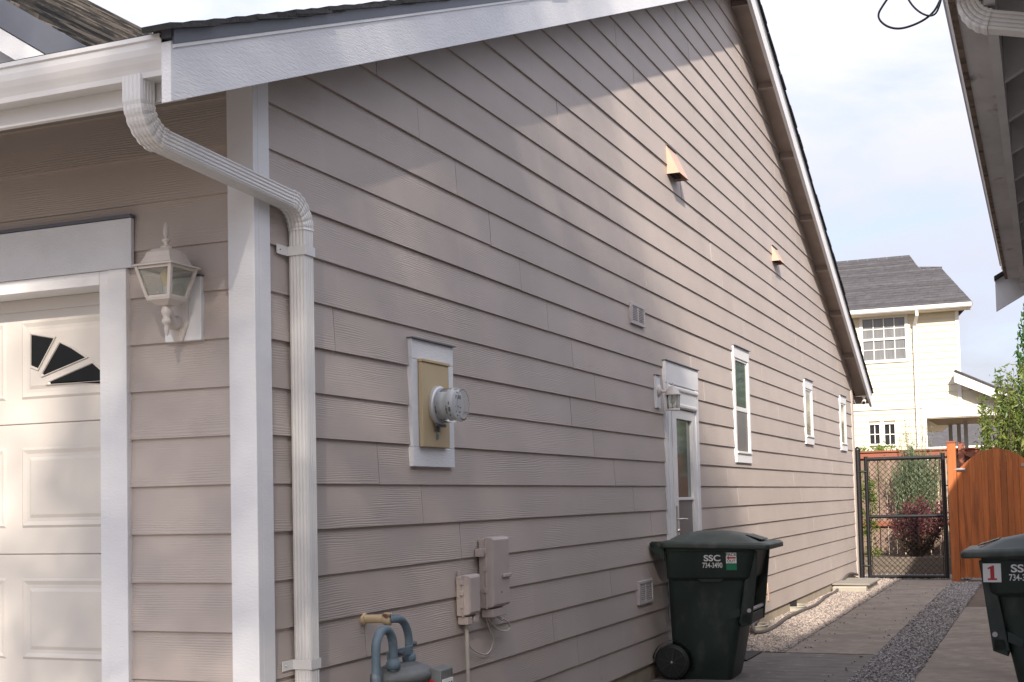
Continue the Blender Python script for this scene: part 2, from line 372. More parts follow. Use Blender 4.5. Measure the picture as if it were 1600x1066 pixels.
def lapboard(mb, y0b, y1b, y0t, y1t, z0, z1, xo=.0192, xi=.007):
    """one tilted board: bottom lip proud, top tucked under the next course"""
    d = (z1 - z0) / P_
    x1 = xo - (xo - xi) * d
    vs = [(xo, y0b, z0), (xo, y1b, z0), (x1, y1t, z1), (x1, y0t, z1), (-.011, y0b, z0), (-.011, y1b, z0), (-.011, y1t, z1), (-.011, y0t, z1)]
    mb.add(vs, [(0, 1, 2, 3), (4, 7, 6, 5), (0, 4, 5, 1), (2, 6, 7, 3), (1, 5, 6, 2), (0, 3, 7, 4)])
nrow = int((zsof(RY) - .13) / P_) + 1
for i in range(nrow):
    r = i - 7; z0 = .13 + P_ * i; z1 = z0 + P_
    a0, b0 = yspan(z0); a1, b1 = yspan(z1)
    if z1 > zsof(RY): z1 = zsof(RY); a1 = b1 = RY
    a0 = max(a0, .075); b0 = min(b0, YFAR - .09)
    if a1 < .075: a1 = .075
    if b1 > YFAR - .09: b1 = YFAR - .09
    j = joint0(r); cuts = []
    while j > a0: j -= 3.66
    j += 3.66
    while j < b0:
        if j - a0 > .5 and b0 - j > .4: cuts.append(j)
        j += 3.66
    ends = [a0] + cuts + [b0]
    for k in range(len(ends) - 1):
        mb = MB(); lo, hi = ends[k], ends[k + 1]
        gl = .003 if k > 0 else 0; gh = .003 if k < len(ends) - 2 else 0
        # top ends follow the rake on the first and last board
        lt = max(lo, a1) if k == 0 else max(lo, a1); ht = min(hi, b1)
        if ht < lt: lt = ht = (lt + ht) / 2
        ops = [o for o in openings if o[0] < hi and o[1] > lo and o[2] < z1 and o[3] > z0]
        if not ops: lapboard(mb, lo + gl, hi - gh, lt + gl, ht - gh, z0, z1)
        else:
            cur = lo + gl
            for o in sorted(ops):
                if o[0] > cur: lapboard(mb, cur, o[0], cur, o[0], z0, z1)
                aa, bb = max(o[0], cur), min(o[1], hi)
                if o[2] > z0 + .01: 
                    lapboard(mb, aa, bb, aa, bb, z0, o[2])
                if o[3] < z1 - .01:
                    d = (o[3] - z0) / P_; xx = .0192 - .0122 * d
                    mb.add([(xx, aa, o[3]), (xx, bb, o[3]), (.007, bb, z1), (.007, aa, z1), (-.011, aa, o[3]), (-.011, bb, o[3]), (-.011, bb, z1), (-.011, aa, z1)], [(0, 1, 2, 3), (0, 4, 5, 1), (2, 6, 7, 3), (1, 5, 6, 2), (0, 3, 7, 4)])
                if o[2] <= z0 + .01 and o[3] >= z1 - .01 and mb.v:
                    mb.build('siding_board', m_side, gw); mb = MB()
                cur = o[1]
            if cur < hi - gh: lapboard(mb, cur, hi - gh, cur, hi - gh, z0, z1)
        if mb.v: 
            bo = mb.build('siding_board', m_side, gw)
            bo.location.x = random.uniform(-.0012, .0012); bo.location.z = random.uniform(-.0012, .0012)

# front wall
fw = MB().box(-9, -.75 - .0, .012, .06, 2.42, 3.3).box(-.75, .0, .012, .06, -.3, 3.3).build('front_wall', m_dark, house)
for i in range(16):
    z0 = .13 + P_ * i; z1 = z0 + P_
    if z0 > 3.2: break
    lo = -.745 if z0 < 2.45 else -9
    mb = MB(); vs = []
    def flap(x0, x1):
        vs = [(x0, -.020, z0), (x1, -.020, z0), (x1, -.007, z1), (x0, -.007, z1), (x0, .011, z0), (x1, .011, z0), (x1, .011, z1), (x0, .011, z1)]
        mb.add(vs, [(0, 1, 2, 3), (4, 7, 6, 5), (0, 4, 5, 1), (2, 6, 7, 3), (1, 5, 6, 2), (0, 3, 7, 4)])
    flap(lo, -.085)
    mb.build('siding_board', m_sidef, fw)
# corner boards
MB().box(-.092, .036, -.036, -.002, -.02, 3.2).build('corner_board', m_trim, house, .003)
MB().box(-.003, .0355, -.0015, .083, -.02, 3.36).build('corner_board', m_trim, house, .003)
MB().box(-.003, .030, YFAR - .09, YFAR - .03, .05, zsof(YFAR)).build('corner_board', m_side, house, .003)
MB().box(-9, .03, YFAR, YFAR + .1, -.2, 3.2).build('rear_wall', m_sidef, house)
MB().box(-9, -.07, YFAR - 12, YFAR - .2, -.2, .02).build('floor_slab', m_conc, house)

# roof
roof = MB()
XL = -9.0
EY0, EY1 = -.80, 18.22
for (ya, yb) in ((EY0, RY), (RY, EY1)):
    za, zc = (zb(ya), zb(RY)) if ya < RY else (zb(RY), zb(yb))
    roof.prism([(ya, za + .15), (yb, zc + .15), (yb, zc + .252), (ya, za + .252)], 0, XL, .205)
roof = roof.build('roof', m_roof, house)
def barge(y0, y1, name='barge_board'):
    mb = MB().prism([(y0, zb(y0)), (y1, zb(y1)), (y1, zb(y1) + .212), (y0, zb(y0) + .212)], 0, .210, .250)
    return mb.build(name, m_trim_h, house, .002)
barge(-.853, RY - .001); barge(RY + .001, 18.33)
def drip(y0, y1):
    MB().prism([(y0, zb(y0) + .200), (y1, zb(y1) + .200), (y1, zb(y1) + .251), (y0, zb(y0) + .251)], 0, .2515, .259).build('drip_edge', m_flash, house)
    MB().prism([(y0, zb(y0) + .186), (y1, zb(y1) + .186), (y1, zb(y1) + .199), (y0, zb(y0) + .199)], 0, .2515, .256).build('drip_lip', m_white, house)
drip(-.845, RY - .002); drip(RY + .002, 18.33)
MB().box(.17, .2085, -.845, -.80, zb(-.85) + .2, zb(-.85) + .262).build('drip_edge', m_flash, house)
MB().box(.2095, .2505, -.852, -.79, zb(-.82) + .213, zb(-.82) + .245).build('drip_edge', m_flash, house)
# shingle courses along the rakes, each one laid over the next
sh = MB()
sh.add([(-.12, 0, .0), (.0, 0, .0), (.0, .30, 0), (-.12, .30, 0), (-.12, 0, .019), (.0, 0, .019), (.0, .30, .010), (-.12, .30, .010)], [(0, 3, 2, 1), (4, 5, 6, 7), (0, 1, 5, 4), (2, 3, 7, 6), (1, 2, 6, 5), (0, 4, 7, 3)])
shm = sh.mesh('shingle'); shm.materials.append(m_roof)
def shingle_run(ystart, yend, sgn):
    s = .4038 if sgn > 0 else .416
    th = math.atan(s); L = abs(yend - ystart) / math.cos(th); n = int(L / .145)
    for i in range(n):
        y = ystart + sgn * (i * .145) * math.cos(th)
        o = bpy.data.objects.new('shingle', shm); COL.objects.link(o); o.parent = roof
        o.location = (.283 + random.uniform(-.007, .007), y, zb(y) + .250 + random.uniform(0, .004))
        o.rotation_euler = (th - .03 + random.uniform(-.012, .02), random.uniform(-.006, .006), 0) if sgn > 0 else (th - .03 + random.uniform(-.012, .02), random.uniform(-.006, .006), math.pi)
        if sgn < 0:
            o.scale = (-1, 1, 1)
shingle_run(-.90, RY - .1, 1)
shingle_run(18.38, RY + .1, -1)
# underside of the rake overhang
sfo = MB()
for (ya, yb) in ((-.80, RY), (RY, 18.2)):
    za, zc = (zb(ya), zb(RY)) if ya < RY else (zb(RY), zb(yb))
    sfo.prism([(ya, za + .132), (yb, zc + .132), (yb, zc + .148), (ya, za + .148)], 0, .0, .2085)
sfo.build('soffit', m_wood_in, house)
for y in (.5, 1.75, 3.0, 4.25, 5.5, 6.75, 8.0, 9.27, 10.55, 11.82, 13.12, 14.32, 15.52, 16.78):
    s = .4038 if y < RY else -.416
    m = Matrix.Translation((0, y, zb(y) + .131)) @ Matrix.Rotation(math.atan(s), 4, 'X')
    MB().box(.018, .209, -.02, .02, -.085, .0, m).build('lookout', m_wood_in, house)
MB().box(.0, .2085, 18.20, 18.235, zb(18.2) + .0, zb(18.2) + .13).build('eave_end_board', m_wood_in, house)
MB().box(-9, .0, 18.20, 18.235, zb(18.2) + .0, zb(18.2) + .16).build('rear_fascia', m_wood_in, house)
# front fascia and gutter
MB().box(-9, .2085, -.735, -.71, 2.879, 3.05).build('fascia', m_gutter, house, .002)
prof = [(-.737, 3.062), (-.737, 2.946), (-.818, 2.940), (-.821, 2.958), (-.8275, 2.972), (-.8365, 2.988), (-.845, 3.008), (-.8495, 3.030), (-.8495, 3.052), (-.858, 3.056), (-.858, 3.070), (-.842, 3.070), (-.842, 3.064)]
mb = MB(); mb.loft([[(x, p[0], p[1]) for p in prof] for x in (-9, -4.2, .2075)], closed=False, caps=False, smooth=False)
gut = mb.build('gutter', m_gutter, house, 0, .0025)
MB().prism([(p[0], p[1]) for p in prof[:10]], 0, .2045, .2085).build('gutter_end_cap', m_gutter, house)

# cross gable above the garage
CX, CZ = -4.58, 5.85
def zm(y): return zb(y) + .27
cg_lo = (-.60, 3.33)
slope = (CZ - cg_lo[1]) / (cg_lo[0] - CX)
cw = MB().prism([(-.74, 3.25), (CX, CZ - .18), (-8.6, 3.25)], 1, -.17, -.12).build('cross_gable_wall', m_trim, house)
cr_ = MB()
yv = (CZ - 2.827 - .27) / .4038 - .853
cr_.add([(-.60, -.30, 3.33), (CX, -.30, CZ), (CX, yv, CZ), (-.60, -.30, 3.20), (CX, -.30, CZ - .13), (CX, yv, CZ - .13)], [(0, 1, 2), (3, 5, 4), (0, 3, 4, 1), (1, 4, 5, 2), (0, 2, 5, 3)])
cr_.add([(CX - .001, -.30, CZ), (-8.6, -.30, 3.30), (CX - .001, yv, CZ), (CX - .001, -.30, CZ - .13), (-8.6, -.30, 3.17), (CX - .001, yv, CZ - .13)], [(0, 2, 1), (3, 4, 5), (0, 1, 4, 3)])
cr_ = cr_.build('cross_gable_roof', m_roof2, house)
ncr = 38
for i in range(ncr):
    t = i / ncr; x = -.60 + (CX + .60) * t; z = 3.33 + (CZ - 3.33) * t
    x2 = x + (CX + .6) / ncr * 1.5; z2 = z + (CZ - 3.33) / ncr * 1.5
    yv0 = (z - 3.097) / .4038 - .853 + .3
    j = random.uniform(-.012, .012)
    yy = [-.325 + j + (yv0 + .325) * k / 8 for k in range(9)]
    mb = MB()
    lift = random.uniform(.016, .030)
    mb.loft([[(x + .006 * slope, y, z + lift + random.uniform(-.004, .006)), (x2, y, z2 + .004), (x2, y, z2 - .004), (x, y, z - .006)] for y in yy], True, True, False)
    mb.build('shingle_course', m_roof2, cr_)
mb = MB().prism([(-.56, 3.185), (CX, CZ - .14), (CX, CZ - .012), (-.56, 3.313)], 1, -.335, -.303)
mb.build('cross_barge_board', m_flash, house)  # grey colour stands in for the shadow under the fascia
MB().prism([(-.70, 3.17), (CX, CZ - .24), (CX, CZ - .143), (-.70, 3.267)], 1, -.330, -.30).build('cross_frieze', m_trim, house)

# downspout from the gutter to the gable wall
def spout_profile(w, d, rib=.004):
    """rounded rectangle with three ribs on each face; local a (across x), b (in plane)"""
    pts = []
    def side(p, q, nrm):
        p, q, nrm = Vector(p), Vector(q), Vector(nrm); n = 13
        for i in range(n):
            t = i / n; v = p.lerp(q, .06 + .88 * t)
            if .14 < t < .9 and (i % 3 == 2): v = v - nrm * rib
            pts.append(v)
    a, b = w / 2, d / 2
    side((-a, -b), (a, -b), (0, -1)); side((a, -b), (a, b), (1, 0)); side((a, b), (-a, b), (0, 1)); side((-a, b), (-a, -b), (-1, 0))
    return pts
def sweep_spout(name, path, w, d, mat, parent, crimps=(), normal=(1, 0, 0)):
    prof = spout_profile(w, d); A = Vector(normal); rings = []
    path = [Vector(q) for q in path]
    for i, q in enumerate(path):
        t = (path[min(i + 1, len(path) - 1)] - path[max(i - 1, 0)]).normalized()
        a = (A - t * A.dot(t)).normalized(); b = t.cross(a).normalized()
        s = 1.0
        for c0, c1 in crimps:
            if c0 < i < c1: s = 1.0 - (.055 if (i - c0) % 3 == 1 else 0.0)
        rings.append([q + a * (p.x * (s if s < 1 else 1)) + b * (p.y * s) for p in prof])
    return MB().loft(rings, True, True, False).build(name, mat, parent)
sp = [(.062, -.788, 2.955), (.062, -.788, 2.905), (.062, -.788, 2.88)]
e1 = arc((.062, -.668, 2.88), .12, math.pi, math.pi * 1.5 - .06, 17, (0, 1, 0), (0, 0, 1))
e2 = arc((.068, .155, 2.605), .115, math.pi / 2 - .06, 0, 17, (0, 1, 0), (0, 0, 1))
dsp = sweep_spout('downspout', e2[-1:] + [Vector((.068, .27, 2.5)), Vector((.068, .27, 2.0)), Vector((.068, .27, .05))], .080, .072, m_gutter, house)
sweep_spout('spout_elbow', sp + e1[1:], .086, .080, m_gutter, dsp, crimps=((3, 19),))
sweep_spout('spout_arm', [e1[-1] + Vector((0, -.012, .002)), (e1[-1] + e2[0]) / 2, e2[0] + Vector((0, .02, -.002))], .080, .074, m_gutter, dsp)
sweep_spout('spout_elbow', e2, .086, .080, m_gutter, dsp, crimps=((0, 17),))
for z in (2.515, .775):
    mb = MB().box(.022, .1135, .2295, .231, z - .02, z + .02).box(.1115, .1135, .2315, .3085, z - .02, z + .02).box(.022, .1115, .3085, .3105, z - .02, z + .02)
    mb.box(.022, .025, .150, .2285, z - .02, z + .02)
    st = mb.build('strap', m_gutter, dsp)
    MB().lathe([(.004, 0), (.004, .003), (.002, .005)], (.025, .172, z), 0, 8).build('screw', m_steel, st)

# garage door and its casing
MB().box(-9, -.574, -.042, -.0205, 2.459, 2.671).build('garage_header', m_trim_h, house, .003)
MB().box(-9, -.568, -.055, -.0205, 2.6725, 2.684).build('header_flashing', m_flash, house)
MB().box(-.70, -.604, -.040, .012, -.02, 2.4575).build('garage_casing', m_trim, house, .003)
MB().box(-.752, -.7015, -.030, .115, -.02, 2.4575).build('garage_jamb', m_trim, house, .002)
MB().box(-9, -.7535, -.030, .115, 2.40, 2.4575).build('garage_head_jamb', m_trim, house, .002)
gd = MB().box(-5.5, -.70, .165, .19, 0, 2.44).build('garage_door', m_door, house)
for k in range(5):
    z0 = 1.247 + .5875 * (k - 2); z1 = z0 + .5875 - .004
    if k == 4: continue
    secs = MB().box(-5.5, -.70, .125, .164, z0, z1).build('door_section', m_door, gd, .003)
    # raised panels
    for c in range(4):
        x1 = -.62 - c * .79 - .004; x0 = x1 - .70
        zz0, zz1 = (z0 + .116, z1 - .104)
        if k == 3: zz0, zz1 = 1.944, 2.303
        m = MB()
        def ring(i, y): return [(x0 + i, y, zz0 + i), (x1 - i, y, zz0 + i), (x1 - i, y, zz1 - i), (x0 + i, y, zz1 - i)]
        m.loft([ring(0, .1255), ring(.012, .117), ring(.03, .1235), ring(.045, .1235), ring(.06, .117)], True, True, False)
        if not (k == 3 and c == 0): m.build('raised_panel', m_door, gd)
        else:
            m.build('window_panel', m_door, gd)
            polys = [[(-1.258, 2.235), (-1.129, 2.209), (-1.218, 2.081), (-1.259, 2.097)], [(-1.094, 2.187), (-1.03, 2.158), (-.955, 2.113), (-1.185, 2.049), (-1.193, 2.056)], [(-.913, 2.084), (-.852, 2.036), (-.80, 1.99), (-.80, 2.006), (-1.147, 2.006), (-1.152, 2.015)]]
            for pl in polys:
                cx = sum(p[0] for p in pl) / len(pl); cz = sum(p[1] for p in pl) / len(pl)
                fr = MB(); n = len(pl)
                def sc_(f, y): return [(cx + (p[0] - cx) * f, y, cz + (p[1] - cz) * f) for p in pl]
                fr.loft([sc_(1.16, .1168), sc_(1.13, .109), sc_(1.05, .109), sc_(1.0, .1145)], True, False, False)
                fo = fr.build('pane_frame', m_door, gd)
                MB().add(sc_(1.02, .1155) + sc_(1.02, .1165), [tuple(range(n))] + [tuple(range(n, 2 * n))[::-1]]).build('pane', m_fan, gd)
    MB().box(-5.5, -.70, .132, .1645, z1 + .0005, z1 + .0035).build('section_gap', m_box, gd)
MB().box(-5.5, -.70, .118, .16, 2.345, 2.40).build('top_seal', m_door, gd)

# windows on the gable wall
def window(y0, y1, z0, z1, kind):
    w = MB()
    hd, sd, ap = .12, .066, .095
    w.box(.0, .034, y0, y1, z1 - hd, z1).box(.0, .031, y0, y0 + sd, z0 + ap + .001, z1 - hd - .001).box(.0, .031, y1 - sd, y1, z0 + ap + .001, z1 - hd - .001).box(.0, .034, y0, y1, z0, z0 + ap)
    win = w.build('window', m_trim, house, .003)
    MB().box(.0, .052, y0 - .008, y1 + .008, z1 + .001, z1 + .007).build('head_flashing', m_flash, win)
    a, b, c, d = y0 + sd + .001, y1 - sd - .001, z0 + ap + .001, z1 - hd - .001
    f = MB(); t = .022
    f.box(-.008, .024, a, a + t, c, d).box(-.008, .024, b - t, b, c, d).box(-.008, .024, a + t, b - t, c, c + t).box(-.008, .024, a + t, b - t, d - t, d)
    if kind == 2:
        mid = c + (d - c) * .47
        f.box(-.008, .022, a + t, b - t, mid - .022, mid + .022)
    f.build('frame', m_white, win, .002)
    MB().box(.0, .047, y0 + .03, y1 - .03, c - .001, c + .022).build('sill', m_white, win, .003)
    if kind == 2:
        MB().box(-.008, .014, a + t, b - t, mid + .022, d - t).build('pane', m_glass, win)
        MB().box(-.008, .016, a + t, b - t, c + t, mid - .022).build('pane', m_glass2, win)
    else:
        MB().box(-.008, .014, a + t, b - t, c + t, d - t).build('pane', m_blind, win)
window(8.72, 9.46, 1.775, 2.985, 2); window(12.95, 13.57, 2.10, 2.97, 1); window(16.14, 16.77, 2.10, 2.965, 1)

# side door
d = MB().box(.0, .042, 6.07, 7.16, 2.40, 2.585).box(.0, .038, 6.07, 6.20, 0.42, 2.399).box(.0, .038, 7.065, 7.16, 0.42, 2.399)
dr = d.build('side_door', m_trim, house, .003)
MB().box(.0, .055, 6.06, 7.17, 2.586, 2.593).build('head_flashing', m_flash, dr)
MB().box(-.01, .060, 6.16, 7.10, 2.345, 2.385).build('head_moulding', m_white, dr, .012)
MB().box(-.01, .045, 6.2005, 7.0645, 2.20, 2.344).build('head_panel', m_white, dr, .002)
MB().box(-.01, .060, 6.21, 7.05, 2.205, 2.240).build('roller_cassette', m_white, dr, .010)
MB().box(-.01, .030, 6.2005, 6.245, 0.42, 2.20).build('jamb', m_white, dr, .004)
MB().box(.0385, .046, 6.10, 6.13, 0.42, 2.40).build('casing_bead', m_white, dr, .003)
MB().box(-.01, .030, 7.02, 7.0645, 0.42, 2.20).build('jamb', m_white, dr, .004)
lf = MB().box(-.008, .034, 6.262, 6.395, .45, 2.19).box(-.008, .034, 6.93, 7.015, .45, 2.19).box(-.008, .034, 6.396, 6.929, 2.11, 2.19).box(-.008, .03, 6.396, 6.929, 1.405, 1.43).box(-.008, .034, 6.396, 6.929, .45, .60)
lf.build('door_leaf', m_white, dr, .003)
MB().box(-.008, .006, 6.396, 6.929, 1.431, 2.109).build('pane', m_glass, dr)
MB().box(-.008, .012, 6.396, 6.929, .601, 1.404).build('pane', m_glass2, dr)
MB().box(-.0095, -.0085, 6.2, 7.06, 0.42, 2.42).build('door_backing', m_dark, dr)
hd = MB().box(.0345, .042, 6.295, 6.335, 1.08, 1.36).build('handle_plate', m_steel, dr, .003)
MB().tube([(.042, 6.315, 1.245), (.085, 6.315, 1.245), (.092, 6.33, 1.245), (.092, 6.43, 1.243)], .009, 8).build('handle', m_steel, dr)
MB().lathe([(.016, 0), (.016, .014), (.010, .018)], (.042, 6.315, 1.15), 0, 12).build('lock_cylinder', m_steel, dr)

# wall vents
def hood(y0, y1, z0, z1, dx):
    m = MB()
    m.add([(.012, y0, z1), (.012, y1, z1), (.012, y0, z0), (.012, y1, z0), (dx, y0, z0), (dx, y1, z0)], [(0, 4, 5, 1), (0, 2, 4), (1, 5, 3)])
    h = m.build('vent_hood', m_peach, house, 0, .0025)
    MB().box(.010, .03, y0 - .004, y1 + .004, z1, z1 + .006).build('flashing', m_flash, h)
    MB().box(.012, dx * .55, y0 + .05, y1 - .05, z0 + .012, z0 + .018).build('flap', m_dark, h)
hood(6.40, 6.72, 4.25, 4.505, .125); hood(11.06, 11.38, 4.245, 4.435, .11)
def louver(y0, y1, z0, z1):
    f = MB(); t = .022; c = (y0 + y1) / 2
    f.box(.008, .036, y0, y1, z0, z0 + t).box(.008, .036, y0, y1, z1 - t, z1).box(.008, .036, y0, y0 + t, z0 + t, z1 - t).box(.008, .036, y1 - t, y1, z0 + t, z1 - t).box(.008, .033, c - .012, c + .012, z0 + t, z1 - t)
    v = f.build('wall_vent', m_louv, house, .002)
    s = MB(); n = 9
    for i in range(n):
        z = z0 + t + (z1 - z0 - 2 * t) * (i + .2) / n; h_ = (z1 - z0 - 2 * t) / n * .52
        for a, b in ((y0 + t, c - .012), (c + .012, y1 - t)):
            s.add([(.016, a, z + h_ * .9), (.016, b, z + h_ * .9), (.031, b, z), (.031, a, z), (.016, a, z + h_ * 1.9), (.016, b, z + h_ * 1.9), (.031, b, z + h_), (.031, a, z + h_)], [(0, 3, 2, 1), (4, 5, 6, 7), (2, 3, 7, 6), (0, 1, 5, 4)])
    s.build('louvres', m_louv, v)
    MB().box(.010, .0145, y0 + t, y1 - t, z0 + t, z1 - t).build('vent_screen', m_vents, v)
louver(5.17, 5.53, 2.795, 2.96); louver(5.165, 5.54, .61, .79)
m = MB().box(.012, .024, 10.13, 10.20, .245, .445)
pv = m.build('outlet_plate', m_peach, house, .002)
for k in range(4): MB().box(.0245, .0255, 10.145, 10.185, .262 + k * .047, .284 + k * .047).build('slot', m_box, pv)

# meter board (trim block)
mbd = MB().box(.0, .036, 1.36, 1.85, 2.165, 2.266).box(.0, .035, 1.36, 1.425, 1.72, 2.164).box(.0, .035, 1.70, 1.85, 1.72, 2.164).box(.0, .035, 1.36, 1.85, 1.62, 1.719).box(.0, .034, 1.4255, 1.6995, 1.72, 2.164)
mbd = mbd.build('meter_board', m_trim_h, house, .002)
MB().box(.0, .050, 1.352, 1.858, 2.267, 2.273).build('head_flashing', m_flash, mbd)
lb = MB().box(-.410, -.228, -.034, -.0, 2.128, 2.392).build('lantern_board', m_trim, house, .002)
MB().box(-.415, -.223, -.046, -.0, 2.393, 2.399).build('head_flashing', m_flash, lb)
lb = MB().box(.0, .034, 5.80, 5.915, 2.17, 2.437).build('lantern_board', m_trim, house, .002)
MB().box(.0, .046, 5.795, 5.92, 2.438, 2.444).build('head_flashing', m_flash, lb)

# ------------------------------------------------------------------ electricity meter
em = empty('electricity_meter', (.036, 1.58, 1.72), 'round glass electricity meter on a tan metal panel', 'meter')
def rel(o, e):
    o.parent = e; o.matrix_parent_inverse = Matrix.Translation(-e.location); return o
em_p = MB().box(.0362, .060, 1.425, 1.742, 1.72, 2.152).build('panel', m_tan, None, .004); rel(em_p, em)
o = MB().box(.0362, .067, 1.421, 1.746, 2.1525, 2.168).build('panel_cap', m_tan, None, .003); rel(o, em)
mc = (.060, 1.588, 1.935)
o = MB().lathe([(.100, 0), (.103, .004), (.103, .022), (.098, .028), (.088, .030)], mc, 0, 40).build('ring', m_grey, None); rel(o, em)
o = MB().lathe([(.078, .02), (.078, .045), (.064, .048), (.064, .082), (.075, .084), (.075, .118), (.071, .1205)], mc, 0, 40).build('meter_body', m_face, None); rel(o, em); body = o
o = MB().lathe([(.0885, .03), (.0875, .135), (.083, .146), (.074, .1495)], mc, 0, 48, False).add([(mc[0] + .1495, mc[1] + .074 * math.cos(2 * math.pi * k / 48), mc[2] + .074 * math.sin(2 * math.pi * k / 48)) for k in range(48)], [tuple(range(48))]).build('glass_cover', m_clear, None, 0, .003); rel(o, em)
o = MB().box(.1805, .1825, 1.560, 1.620, 1.965, 1.985).build('display', m_print, None); rel(o, em)
for k, (yy, zz, w) in enumerate([(1.565, 1.925, .012), (1.588, 1.927, .010), (1.612, 1.922, .016), (1.575, 1.900, .02), (1.606, 1.898, .02), (1.59, 1.88, .03), (1.585, 1.998, .03)]):
    o = MB().box(.1805, .182, yy - w / 2, yy + w / 2, zz - .004, zz + .004).build('print_mark', m_print, None); rel(o, em)
for k, (a_, x_, w_) in enumerate([(200, .150, .018), (212, .150, .014), (188, .150, .01), (200, .166, .024), (176, .164, .016), (225, .164, .012), (205, .092, .02), (190, .092, .014)]):
    an = R(a_); rr_ = .0762 if x_ > .14 else .0795
    mt_ = Matrix.Translation((x_, mc[1] + rr_ * math.cos(an), mc[2] + rr_ * math.sin(an))) @ Matrix.Rotation(an, 4, 'X')
    o = MB().box(-w_ / 4, w_ / 4, -.0005, .0005, -w_ / 2, w_ / 2, mt_).build('print_mark', m_print, None); rel(o, em)
o = MB().box(.075, .088, 1.53, 1.64, 1.825, 1.84).box(.061, .07, 1.56, 1.572, 1.80, 1.835).box(.061, .07, 1.585, 1.6, 1.80, 1.835).build('seal_clip', m_print, None, .002); rel(o, em)
o = MB().lathe([(.016, 0), (.016, .003)], (.060, 1.585, 1.775), 0, 16).build('seal_tag', m_gas, None); o.scale = (1, 1, 1); rel(o, em)

# ------------------------------------------------------------------ utility boxes
def utility(name, label, y0, y1, z0, z1, dx, small):
    e = empty(name, (.02, y0, z0), label, 'utility box', 'utility boxes on the gable wall')
    o = MB().box(.021, .021 + dx * .42, y0, y1, z0, z1 - .012).build('back_case', m_box, None, .006); rel(o, e)
    o = MB().box(.021 + dx * .42 + .0005, .021 + dx * .56, y0 - .004, y1 + .004, z0 - .004, z1 - .006).build('flange', m_box, None, .004); rel(o, e)
    ins = .006
    ring = lambda i, x, zi: [(x, y0 + i, z0 + i + zi), (x, y1 - i, z0 + i + zi), (x, y1 - i, z1 - i), (x, y0 + i, z1 - i)]
    o = MB().loft([ring(.004, .021 + dx * .56, .0), ring(.008, .021 + dx * .9, .0), ring(.022, .021 + dx, .0)], True, True, False).build('cover', m_box, None, .005); rel(o, e)
    for zz in ((z0 + .25 * (z1 - z0)), (z0 + .55 * (z1 - z0)), (z0 + .8 * (z1 - z0))):
        o = MB().box(.021 + dx * .38, .021 + dx * .62, y0 - .012, y0 - .0045, zz - .012, zz + .012).build('latch', m_box, None, .002); rel(o, e)
    c = (y0 + y1) / 2
    if small:
        o = MB().box(.022, .021 + dx * .8, y0 + .015, c - .012, z0 - .045, z0 - .0045).build('cable_entry', m_box, None, .003); rel(o, e)
        o = MB().box(.022, .021 + dx * .8, c + .02, y1 - .01, z0 - .04, z0 - .0045).build('cable_entry', m_box, None, .003); rel(o, e)
        o = MB().box(.021, .028, y0 + .02, y0 + .05, z1 - .011, z1 + .016).build('mounting_ear', m_box, None, .002); rel(o, e)
    else:
        o = MB().box(.022, .021 + dx * .85, y0 + .02, y1 - .05, z0 - .05, z0 - .0045).build('cable_entry', m_box, None, .004); rel(o, e)
        o = MB().box(.021 + dx + .0003, .021 + dx + .012, y1 - .13, y1 - .012, z0 + .165, z0 + .185).build('padlock_hasp', m_box, None, .004); rel(o, e)
        o = MB().box(.022, .021 + dx * .5, y0 - .05, y0 - .0045, z1 - .11, z1 - .065).build('hinge_block', m_box, None, .003); rel(o, e)
        o = MB().lathe([(.005, 0), (.005, .002)], (.021 + dx, y1 - .14, z0 + .085), 0, 8).build('key_hole', m_print, None); rel(o, e)
    return e
utility('utility_box', 'tall taupe plastic utility box, larger of the two', 2.165, 2.425, .84, 1.24, .085, False)
utility('utility_box', 'short taupe plastic utility box with conduit below, smaller of the two', 1.86, 2.03, .825, 1.05, .075, True)
cond = MB().tube([(.045, 1.935, .80), (.045, 1.938, .6), (.045, 1.945, .3), (.045, 1.945, -.02)], .0115, 10).build('conduit', m_cable); tag(cond, 'beige conduit running down the wall from the smaller utility box', 'conduit')
for z in (.76, .36):
    MB().lathe([(.015, 0), (.015, .012)], (.045, 1.937, z), 2, 12).build('conduit_clip', m_cable, cond)
lp = [(.035, 2.215, .80), (.04, 2.24, .74), (.04, 2.30, .66), (.035, 2.285, .61), (.035, 2.22, .585), (.035, 2.12, .60), (.035, 2.0, .65), (.03, 1.965, .72)]
tag(MB().tube(smooth_path(lp), .0042, 6).build('cable', m_cable), 'thin beige cable looping between the two utility boxes', 'cable')
lp = [(.04, 2.33, .80), (.05, 2.42, .765), (.055, 2.49, .735), (.055, 2.505, .705), (.05, 2.45, .69), (.045, 2.34, .715), (.04, 2.25, .77), (.035, 2.215, .81)]
tag(MB().tube(smooth_path(lp), .0045, 6).tube([(q[0] + .012, q[1] - .018, q[2] - .012 if 1 < i < 6 else q[2]) for i, q in enumerate(smooth_path(lp))], .0045, 6).build('coiled_cable', m_cable), 'coiled beige cable hanging below the larger utility box', 'cable')

